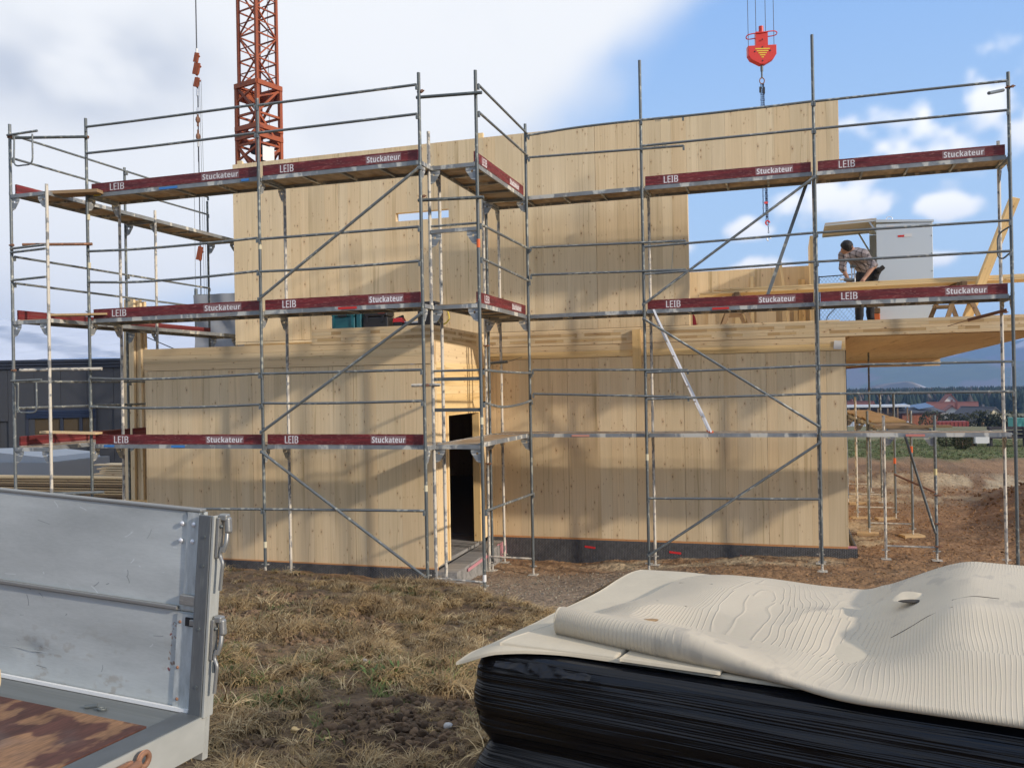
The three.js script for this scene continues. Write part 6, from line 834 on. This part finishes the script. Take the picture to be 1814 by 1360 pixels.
  const ply = M({ map: tex(1024, 1024, (u, v) => { const n = fbm(u * 5, v * 26, 3, 5, 5, 26), w = sstep(0.47, 0.60, fbm(u * 7, v * 16, 8, 4, 7, 16)), d = sstep(0.55, 0.75, fbm(u * 4, v * 5, 12, 3, 4, 5)), f = fbm(u * 40, v * 220, 14, 2, 40, 220); const k = 0.75 + (n - 0.5) * 0.7 + (f - 0.5) * 0.5; return [mix(mix(0.115, 0.33, w), 0.15, d * 0.6) * k, mix(mix(0.045, 0.175, w), 0.115, d * 0.6) * k, mix(mix(0.03, 0.085, w), 0.10, d * 0.6) * k]; }, { srgb: true }), roughness: 0.75 });
  part(t, 'plywood_floor', (() => { const g = new THREE.BoxGeometry(3.44, 0.012, 1.5), uv = g.attributes.uv, p = g.attributes.position; for (let i = 0; i < uv.count; i++) uv.setXY(i, p.getZ(i) / 1.1, p.getX(i) / 1.1); return g.rotateY(0).translate(-1.815, -0.002, 0.93); })(), ply);
  part(t, 'tail_rail', [box(0.085, 0.012, 1.73, { along: 'z', su: .6, sv: 2, c: [-0.044, -0.004, 0.877] })], postDark); part(t, 'tail_fascia', [box(0.02, 0.125, 1.74, { along: 'z', su: .6, sv: 2, c: [-0.006, -0.064, 0.875] })], frameMat); part(t, 'corner_leg', new RoundedBoxGeometry(0.05, 0.15, 0.03, 1, 0.004).translate(-0.024, -0.085, -0.012), frameMat);
  part(t, 'side_fascia', box(3.5, 0.12, 0.02, { along: 'x', su: .6, sv: 2, c: [-1.81, -0.07, -0.02] }), frameMat); part(t, 'side_fascia', box(3.55, 0.12, 0.02, { along: 'x', su: .6, sv: 2, c: [-1.8, -0.07, 1.74] }), frameMat);
  part(t, 'lashing_eye', [new THREE.TorusGeometry(0.022, 0.009, 8, 16).rotateY(Math.PI / 2).translate(0.03, -0.03, 0.33), tube([0.03, -0.035, 0.35], [0.035, -0.055, 0.50], 0.014, 8), new THREE.BoxGeometry(0.01, 0.06, 0.16).translate(0.02, -0.05, 0.45)], rusty);
  part(t, 'floor_hook', [tube([-0.40, 0.006, 0.135], [-0.36, 0.012, 0.12], 0.007, 8), new THREE.TorusGeometry(0.014, 0.004, 6, 12).rotateX(1.4).translate(-0.34, 0.004, 0.12)], galvDark);
  part(t, 'chassis', [new THREE.BoxGeometry(3.3, 0.1, 0.08).translate(-1.8, -0.2, 0.4), new THREE.BoxGeometry(3.3, 0.1, 0.08).translate(-1.8, -0.2, 1.3), new THREE.BoxGeometry(0.08, 0.08, 1.6).translate(-1.8, -0.3, 0.85)], galvDark);
  for (const z of [0.15, 1.55]) for (const x of [-1.4, -2.2]) { const w = part(t, 'wheel', new THREE.TorusGeometry(0.22, 0.09, 10, 24).translate(x, -0.53, z), M({ color: lin(0.02, 0.02, 0.02), roughness: 0.85 })); part(w, 'rim', new THREE.CylinderGeometry(0.16, 0.16, 0.1, 16).rotateX(Math.PI / 2).translate(x, -0.53, z), galv); }
  solo('straw_stalk', 'pale straw stalk caught on the trailer floor edge', 'straw', bent([[-2.72, 1.83, -2.44], [-2.72, 1.86, -2.46], [-2.73, 1.91, -2.47]], 0.0025, 5, 8), M({ color: lin(0.55, 0.45, 0.25), roughness: 0.9 }));
}
// ---------------------------------------------------------------- wrapped pallet with relief mats
{
  const ANG = -Math.atan2(0.19, 0.982), G0 = 0.86, T = 1.75 - G0;   // local x along the near edge, local -z away
  const pal = thing('wrapped_pallet', 'pallet stack wrapped in black stretch film beside the grass bank', 'pallet', [-1.308, G0, -3.624], ANG);
  const W = 2.75, Dp = 1.66, film = new THREE.MeshPhysicalMaterial({ color: lin(0.004, 0.0045, 0.006), roughness: 0.2, specularIntensity: 0.7, bumpMap: tex(512, 1024, (u, v) => { const a = fbm(u * 2, v * 70, 3, 3, 2, 70), b = fbm(u * 3, (v + u * 0.06) * 24, 8, 3, 3, 0), s = Math.pow(fbm(u * 2, v * 160, 5, 2, 2, 160), 2); return clamp(a * 0.5 + b * 0.35 + s * 0.35); }), bumpScale: 0.011 });
  const nP = 520, nH = 110, P = [], UV = [], I = [], rad = 0.07, per = 2 * (W + Dp);
  const outline = (s) => { s *= per; if (s < W) return [s, 0, 0, 1]; s -= W; if (s < Dp) return [W, -s, 1, 0]; s -= Dp; if (s < W) return [W - s, -Dp, 0, -1]; s -= W; return [0, -Dp + s, -1, 0]; };
  for (let j = 0; j <= nH; j++) for (let i = 0; i <= nP; i++) {
    const s = (i % nP) / nP, h = j / nH; let [x, z, nx, nz] = outline(s);
    const cx = clamp(x, rad, W - rad), cz = clamp(z, -Dp + rad, -rad); const dx = x - cx, dz = z - cz, l = Math.hypot(dx, dz) || 1; if (Math.abs(dx) > 1e-6 && Math.abs(dz) > 1e-6) { nx = dx / l; nz = dz / l; } x = cx + nx * rad; z = cz + nz * rad;
    let y = 0.14 + (T - 0.14) * h; const pinch = Math.exp(-Math.pow((y - (T - 0.40)) / 0.05, 2)), bul = 0.055 * Math.sin(clamp((y - (T - 0.4)) / 0.4) * Math.PI) + (y < T - 0.4 ? 0.075 * Math.sin(clamp((T - 0.4 - y) / 0.42) * Math.PI) : 0) - pinch * 0.012;
    const round = y > T - 0.05 ? -0.05 * (1 - Math.sqrt(Math.max(0, 1 - Math.pow((y - (T - 0.05)) / 0.05, 2)))) : 0;
    const along = s * per, w1 = fbm(along * 0.9, y * 26 + along * 0.5, 4, 4) - 0.5, w2 = fbm(along * 1.4, y * 60 - along * 0.8, 9, 3) - 0.5, w3 = fbm(along * 1.0, y * 5, 2, 3) - 0.5;
    const n = bul * (nz > 0.5 || nx < -0.5 ? 1 : 0.4) + round + w1 * 0.013 + w2 * 0.005 + w3 * 0.03 + (fbm(along * 0.45 + 3, y * 13 + along * 0.9, 14, 3) - 0.5) * 0.016; y += (fbm(along * 1.2, 7, 3, 2) - 0.5) * 0.02 * (h > 0.97 ? 1 : 0.3);
    P.push(x + nx * n, y, z + nz * n); UV.push(along / 2.2, y * 1.4 + along * 0.02); if (i && j) { const o = j * (nP + 1) + i; I.push(o - nP - 2, o - nP - 1, o, o - nP - 2, o, o - 1); }
  }
  const fg = new THREE.BufferGeometry(); fg.setAttribute('position', new THREE.Float32BufferAttribute(P, 3)); fg.setAttribute('uv', new THREE.Float32BufferAttribute(UV, 2)); fg.setIndex(I); fg.computeVertexNormals();
  part(pal, 'stretch_film', fg, film); part(pal, 'load', new RoundedBoxGeometry(W - 0.12, T - 0.17, Dp - 0.12, 2, 0.03).translate(W / 2, 0.14 + (T - 0.17) / 2, -Dp / 2), M({ color: lin(0.05, 0.05, 0.055), roughness: 0.6 }));
  for (const x of [0.1, W / 2, W - 0.1]) part(pal, 'pallet_block', wbox(0.14, 0.12, Dp - 0.1, { along: 'z', c: [x, 0.03, -Dp / 2] }), oldWood[0]); for (let k = 0; k < 5; k++) part(pal, 'pallet_board', wbox(W - 0.1, 0.022, 0.14, { along: 'x', c: [W / 2, 0.105, -0.15 - k * 0.36] }), oldWood[1]);
  part(pal, 'film_flap', (() => { const g = new THREE.PlaneGeometry(0.44, 0.055, 44, 8), p = g.attributes.position; for (let i = 0; i < p.count; i++) { const x = p.getX(i), y = p.getY(i); p.setXYZ(i, x, y * (0.3 + 0.9 * fbm(x * 16, 1, 3, 2)) * (1 - 0.6 * Math.abs(x) / 0.22), 0.012 + 0.018 * (0.5 - y / 0.055) + 0.022 * fbm(x * 26, y * 30, 4, 3)); } g.computeVertexNormals(); return g.translate(0.34, T - 0.022, 0.05); })(), new THREE.MeshPhysicalMaterial({ color: lin(0.012, 0.013, 0.016), roughness: 0.25, specularIntensity: 0.6, side: THREE.DoubleSide }));
  // plain sheets below
  const matC = [0.57, 0.492, 0.365];
  const plainMat = M({ map: tex(512, 512, (u, v) => { const n = fbm(u * 6, v * 6, 2, 4, 6, 6), f = fbm(u * 60, v * 60, 4, 2, 60, 60), k = 0.97 + (n - 0.5) * 0.16 + (f - 0.5) * 0.06; return [matC[0] * k, matC[1] * k, matC[2] * k * 0.98]; }, { srgb: true }), roughness: 0.85, side: THREE.DoubleSide });
  function sheetGeo(left, near, far, xr, h, th, n = 60, m = 40) {
    const P = [], U = [], I = [], f = (i, j, o) => { const t = j / m, s = i / n, x0 = left(t), x = mix(x0, xr, s), d = mix(near(x), far(x), t); return [x, h(x, d) - o, -d]; };
    const put = (o) => { const b = P.length / 3; for (let j = 0; j <= m; j++) for (let i = 0; i <= n; i++) { const p = f(i, j, o); P.push(...p); U.push(p[0], p[2]); if (i && j) { const q = b + j * (n + 1) + i; I.push(q - n - 2, q - 1, q, q - n - 2, q, q - n - 1); } } return b; };
    const b0 = put(0), b1 = put(th), w = n + 1; for (let i = 0; i < n; i++) for (const j of [0, m]) { const a = b0 + j * w + i, c = b1 + j * w + i; I.push(a, a + 1, c, a + 1, c + 1, c); } for (let j = 0; j < m; j++) for (const i of [0, n]) { const a = b0 + j * w + i, c = b1 + j * w + i; I.push(a, a + w, c, a + w, c + w, c); }
    const g = new THREE.BufferGeometry(); g.setAttribute('position', new THREE.Float32BufferAttribute(P, 3)); g.setAttribute('uv', new THREE.Float32BufferAttribute(U, 2)); g.setIndex(I); const q = g.toNonIndexed(); q.computeVertexNormals(); const s = mergeVertices((() => { const k = new THREE.BufferGeometry(); k.setAttribute('position', q.attributes.position); k.setAttribute('uv', q.attributes.uv); return k; })()); s.computeVertexNormals(); return s;
  }
  const lift = (x, d) => T + 0.022 + 0.05 * Math.exp(-Math.pow((d - 1.45) / 0.3, 2) - Math.pow((x - 0.45) / 0.5, 2)) + 0.012 * (fbm(x * 3, d * 3, 2, 2) - 0.5);
  const pm1 = solo('plain_sheet', 'smooth cream sheet drooping over the corner of the wrapped pallet', 'mat', sheetGeo((t) => mix(-0.075, 0.15, Math.pow(t, 0.7)), (x) => -0.08 + 0.12 * sstep(-0.1, 0.45, x), (x) => 1.62, 1.7, (x, d) => lift(x, d) - 0.06 * sstep(0.12, -0.15, x) - 0.02 * sstep(0, -0.1, d), 0.012), plainMat);
  const pm2 = solo('plain_sheet', 'smooth cream offcut lying on the drooping sheet under the roll', 'mat', sheetGeo((t) => mix(0.08, 0.18, t), (x) => 0.035 + 0.02 * x, (x) => 0.42, 0.62, (x, d) => T + 0.037 - 0.01 * sstep(0.1, 0, d), 0.012, 30, 14), plainMat);
  const pm3 = solo('plain_sheet', 'narrow cream offcut lying beside the other offcut under the roll', 'mat', sheetGeo((t) => 0.64, (x) => 0.03, (x) => 0.4, 1.05, (x, d) => T + 0.036, 0.012, 20, 14), plainMat);
  for (const m of [pm1, pm2, pm3]) { m.position.set(-1.308, G0, -3.624); m.rotation.y = ANG; }
  // relief mat, rolled along its near left edge
  const lines = (u, v) => { const bnd = Math.floor(v * 3.2), loc = fbm(u * 2.2, v * 2.2 + bnd * 3, 3, 3), str = sstep(0.36, 0.66, fbm(u * 3.1 + bnd * 1.7, v * 1.5 + bnd * 5, 9, 2)), ph = 124 * (u + 0.03 * Math.sin(u * 11) + 0.012 * Math.sin(u * 31 + v * 3)) + (fbm(u * 7, v * 1.6, 6, 2) - 0.5) * 7 + (fbm(u * 24, v * 7, 16, 2) - 0.5) * 1.3 + bnd * 0.37 + Math.sin(u * 9) * 6; const fr = ((ph % 1) + 1) % 1, w = fr < 0.72 ? 1 : Math.abs(fr - 0.86) / 0.14; return [w, str]; };
  const reliefB = tex(2048, 512, (u, v) => { const [w, s] = lines(u, v); return clamp(0.7 + (Math.pow(w, 0.7) - 0.8) * (0.12 + 0.88 * s) * 0.85 + (fbm(u * 90, v * 40, 3, 2) - 0.5) * 0.08); });
  const reliefC = tex(1536, 512, (u, v) => { const [w, s] = lines(u, v), n = fbm(u * 7, v * 4, 2, 4), dirt = sstep(0.54, 0.70, fbm(u * 44, v * 14, 13, 4)) * sstep(0.5, 0.62, fbm(u * 4, v * 3, 17, 3)) * 0.28; const k = (0.95 + (n - 0.5) * 0.22) * (1 - 0.10 * s * (1 - sstep(0, 0.25, w))); return [mix(matC[0] * k, 0.22, dirt), mix(matC[1] * k * 0.995, 0.20, dirt), mix(matC[2] * k * 0.99, 0.18, dirt)]; }, { srgb: true });
  const matH = (x, d) => { let h = T + 0.03; h += 0.085 * Math.exp(-Math.pow((x - 0.75) / 0.36, 2) - Math.pow((d - 1.15) / 0.5, 2)); h += 0.05 * Math.exp(-Math.pow((x - 0.5) / 0.2, 2) - Math.pow((d - 0.55) / 0.22, 2)); const rise = sstep(1.40 + 0.05 * Math.sin(d * 3), 1.92, x); h += rise * (0.10 + 0.09 * sstep(0.2, 1.25, d)) * (1 - 0.35 * sstep(2.1, 2.7, x)) * sstep(-0.08, 0.34, d); h += 0.045 * Math.exp(-Math.pow((x - 1.75) / 0.5, 2) - Math.pow((d - 0.72) / 0.13, 2)) * rise; h -= 0.012 * Math.exp(-Math.pow((x - 1.43) / 0.12, 2)); h += 0.03 * (fbm(x * 2.0, d * 2.0, 5, 2) - 0.5); const rn = 1 - Math.abs(2 * fbm(x * 1.1 + 3, d * 1.5 + x * 0.6, 15, 1) - 1); h += 0.03 * Math.pow(rn, 3) * sstep(0.05, 0.3, d); return h; };
  {
    const nS = 420, nA = 26, nT = 110, P = [], U = [], I = [], m = nA + nT, row = m + 1;
    for (let i = 0; i <= nS; i++) {
      const s = i / nS, x0 = mix(0.26, 2.85, s), d0 = x0 < 1.25 ? 0.27 - (x0 - 0.26) * 0.235 : 0.037 - 0.05 * sstep(1.25, 1.6, x0), r = mix(0.062, 0.016, sstep(0.85, 1.35, x0)) * (1 + 0.12 * (fbm(x0 * 4, 1, 2, 2) - 0.5)), yc = T + mix(0.026, 0.004, sstep(1.2, 1.5, x0)) + r;
      for (let k = 0; k <= m; k++) {
        let x = x0, y, d;
        if (k < nA) { const a = (-80 - k / nA * 190) * Math.PI / 180; d = d0 - Math.cos(a) * -r - r * 0 ; d = d0 + Math.cos(a) * r; y = yc + Math.sin(a) * r; }
        else { const t = (k - nA) / nT, far = 1.68 - 0.16 * sstep(0.8, 0.3, x0); d = mix(d0, far, t); x = x0 + 0.27 * t * (1 - sstep(0.26, 1.2, x0)); const b = sstep(0, 0.22, t), top = yc + r; y = mix(top, matH(x, d), b); }
        P.push(x, y, -d); U.push(s + 0.0, k < nA ? 0.02 + 0.1 * k / nA : 0.12 + 0.86 * (k - nA) / nT); if (i && k) { const o = i * row + k; I.push(o - row - 1, o - row, o, o - row - 1, o, o - 1); }
      }
    }
    const g = new THREE.BufferGeometry(); g.setAttribute('position', new THREE.Float32BufferAttribute(P, 3)); g.setAttribute('uv', new THREE.Float32BufferAttribute(U, 2)); g.setIndex(I); g.computeVertexNormals();
    const mt = thing('relief_mat', 'cream mat with wood grain relief, rolled edge, spread on the pallet', 'mat', [-1.308, G0, -3.624], ANG);
    part(mt, 'sheet', g, M({ map: reliefC, bumpMap: reliefB, bumpScale: 0.0032, roughness: 0.85, side: THREE.DoubleSide }));
    part(mt, 'roll_edge', bent(Array.from({ length: 14 }, (_, k) => { const a = (-80 - k / 13 * 190) * Math.PI / 180; return [0.262, T + 0.088 + Math.sin(a) * 0.058, -(0.27 + Math.cos(a) * 0.058)]; }), 0.006, 6, 24), plainMat);
    // torn flap and splits
    const dk = M({ color: lin(0.05, 0.04, 0.03), roughness: 0.9 });
    const flap = (x, d, L, hgt, ang) => { const n = 16, m = 8, P2 = [], I2 = []; for (let j = 0; j <= m; j++) for (let i = 0; i <= n; i++) { const a = i / n * 2 - 1, b = j / m, e = 1 - a * a; P2.push(a * L / 2, hgt * e * Math.pow(1 - b, 0.8), (0.075 * (b - 0.5) + 0.012 * Math.sin(a * 5)) * (0.35 + 0.65 * e)); if (i && j) { const o = j * (n + 1) + i; I2.push(o - n - 2, o - 1, o, o - n - 2, o, o - n - 1); } } const g2 = new THREE.BufferGeometry(); g2.setAttribute('position', new THREE.Float32BufferAttribute(P2, 3)); g2.setAttribute('uv', new THREE.Float32BufferAttribute(P2.filter((_, i) => i % 3 !== 1), 2)); g2.setIndex(I2); g2.computeVertexNormals(); g2.rotateY(ang); g2.translate(x, matH(x, d) + 0.001, -d); part(mt, 'torn_flap', g2, plainMat); const g3 = new THREE.SphereGeometry(1, 14, 6).scale(L * 0.40, 0.006, 0.03); g3.rotateY(ang); g3.translate(x + Math.sin(ang) * 0.02, matH(x, d) + 0.003, -d + 0.03); part(mt, 'tear', g3, dk); };
    flap(1.66, 1.10, 0.2, 0.03, 0.45);
    for (const pts of [[[1.60, 0.66], [1.68, 0.69], [1.74, 0.72], [1.83, 0.74]], [[1.82, 0.93], [1.9, 0.955], [2.0, 0.95]], [[0.52, 1.2], [0.72, 1.12]], [[0.55, 0.75], [0.72, 0.68]]]) part(mt, 'split', bent(pts.map(([x, d]) => [x, matH(x, d) - 0.0008, -d]), 0.0024, 5, 14), dk);
    solo('bark_chip', 'small brown bark sliver lying on the cream mat', 'bark', (() => { const g4 = new THREE.SphereGeometry(1, 8, 5).scale(0.055, 0.008, 0.012).rotateY(0.5); const w = V(0.62, matH(0.62, 0.42) + 0.008, -0.42).applyAxisAngle(V(0, 1, 0), ANG); return g4.translate(w.x - 1.308, w.y + G0, w.z - 3.624); })(), oldWood[1]);
  }
}
// ---------------------------------------------------------------- bits on the bank
{
  const r = rngOf(23);
  const chip = (x, z, L, w, lab) => { const g = new RoundedBoxGeometry(L, w * 0.7, w, 1, w * 0.2), p = g.attributes.position; for (let i = 0; i < p.count; i++) { const k = 1 + (hash3(Math.round(p.getX(i) * 500), Math.round(p.getY(i) * 500), 3) - 0.5) * 0.35; p.setXYZ(i, p.getX(i) * k, p.getY(i) * k, p.getZ(i) * k); } g.computeVertexNormals(); g.rotateZ((r() - 0.5) * 0.4); g.rotateY(r() * 3); g.translate(x, ground(x, z) + w * 0.35, z); solo('wood_chip', lab, 'wood chip', g, warmWood[1]); };
  chip(-2.95, -4.85, 0.12, 0.045, 'thick split wood chip on the bank beside the trailer'); chip(-2.72, -4.75, 0.10, 0.028, 'narrow bright wood chip beside the thick one on the bank'); chip(-2.63, -4.78, 0.13, 0.03, 'thinnest wood chip next to the narrow one on the bank');
  chip(-1.9, -5.6, 0.08, 0.03, 'small wood chip on the bank between trailer and pallet');
  for (const [x, z, s, lab] of [[-2.1, -5.2, 0.03, 'pale rounded stone in the grass near the wood chips'], [-3.4, -6.6, 0.024, 'small white stone higher on the grass bank'], [-1.45, -4.75, 0.028, 'white stone in the grass close to the pallet'], [-1.75, -4.9, 0.02, 'tiny pale stone in the grass close to the pallet']]) { const g = new THREE.IcosahedronGeometry(s, 2), p = g.attributes.position; for (let i = 0; i < p.count; i++) { const k = 0.8 + 0.4 * vnoise(p.getX(i) * 60 + x, p.getY(i) * 60 + 5, p.getZ(i) * 60 + 0.5); p.setXYZ(i, p.getX(i) * k, p.getY(i) * k * 0.7, p.getZ(i) * k); } g.computeVertexNormals(); g.translate(x, ground(x, z) + s * 0.4, z); solo('stone', lab, 'stone', g, M({ color: lin(0.5, 0.48, 0.44), roughness: 0.9 })); }
  solo('plastic_scrap', 'small translucent blue plastic scrap in the grass beside the pallet', 'scrap', new THREE.BoxGeometry(0.07, 0.004, 0.05, 6, 1, 4).rotateZ(0.5).rotateY(0.6).translate(-1.95, ground(-1.95, -6.4) + 0.05, -6.4), new THREE.MeshPhysicalMaterial({ color: lin(0.45, 0.55, 0.62), roughness: 0.3, transmission: 0.4 }));
  // broad leaved weeds
  for (const [x, z, n, lab] of [[-3.05, -6.2, 30, 'green broad leaved weed growing on the grass bank'], [-3.3, -5.3, 14, 'small green weed beside the trailer corner']]) {
    const wd = thing('weed', lab, 'plant', [x, ground(x, z), z]); const leaf = (() => { const s = new THREE.Shape(); s.moveTo(0, 0); s.quadraticCurveTo(0.028, 0.04, 0.012, 0.1); s.quadraticCurveTo(0, 0.12, -0.012, 0.1); s.quadraticCurveTo(-0.028, 0.04, 0, 0); return new THREE.ShapeGeometry(s, 5); })(); const lm = new THREE.MeshPhysicalMaterial({ color: lin(0.075, 0.12, 0.03), roughness: 0.8, side: THREE.DoubleSide });
    for (let k = 0; k < n; k++) { const g = leaf.clone(); const sc = 0.3 + r() * 0.35; g.scale(sc, sc, sc); g.rotateX(0.6 + r() * 0.7); g.rotateY(r() * 6.28); g.translate((r() - 0.5) * 0.26, 0.03 + r() * 0.05, (r() - 0.5) * 0.2); part(wd, 'leaf', g, lm); }
  }
}
scene.traverse((o) => { if (o.isMesh) { o.castShadow = true; o.receiveShadow = true; } });
renderer.render(scene, camera);
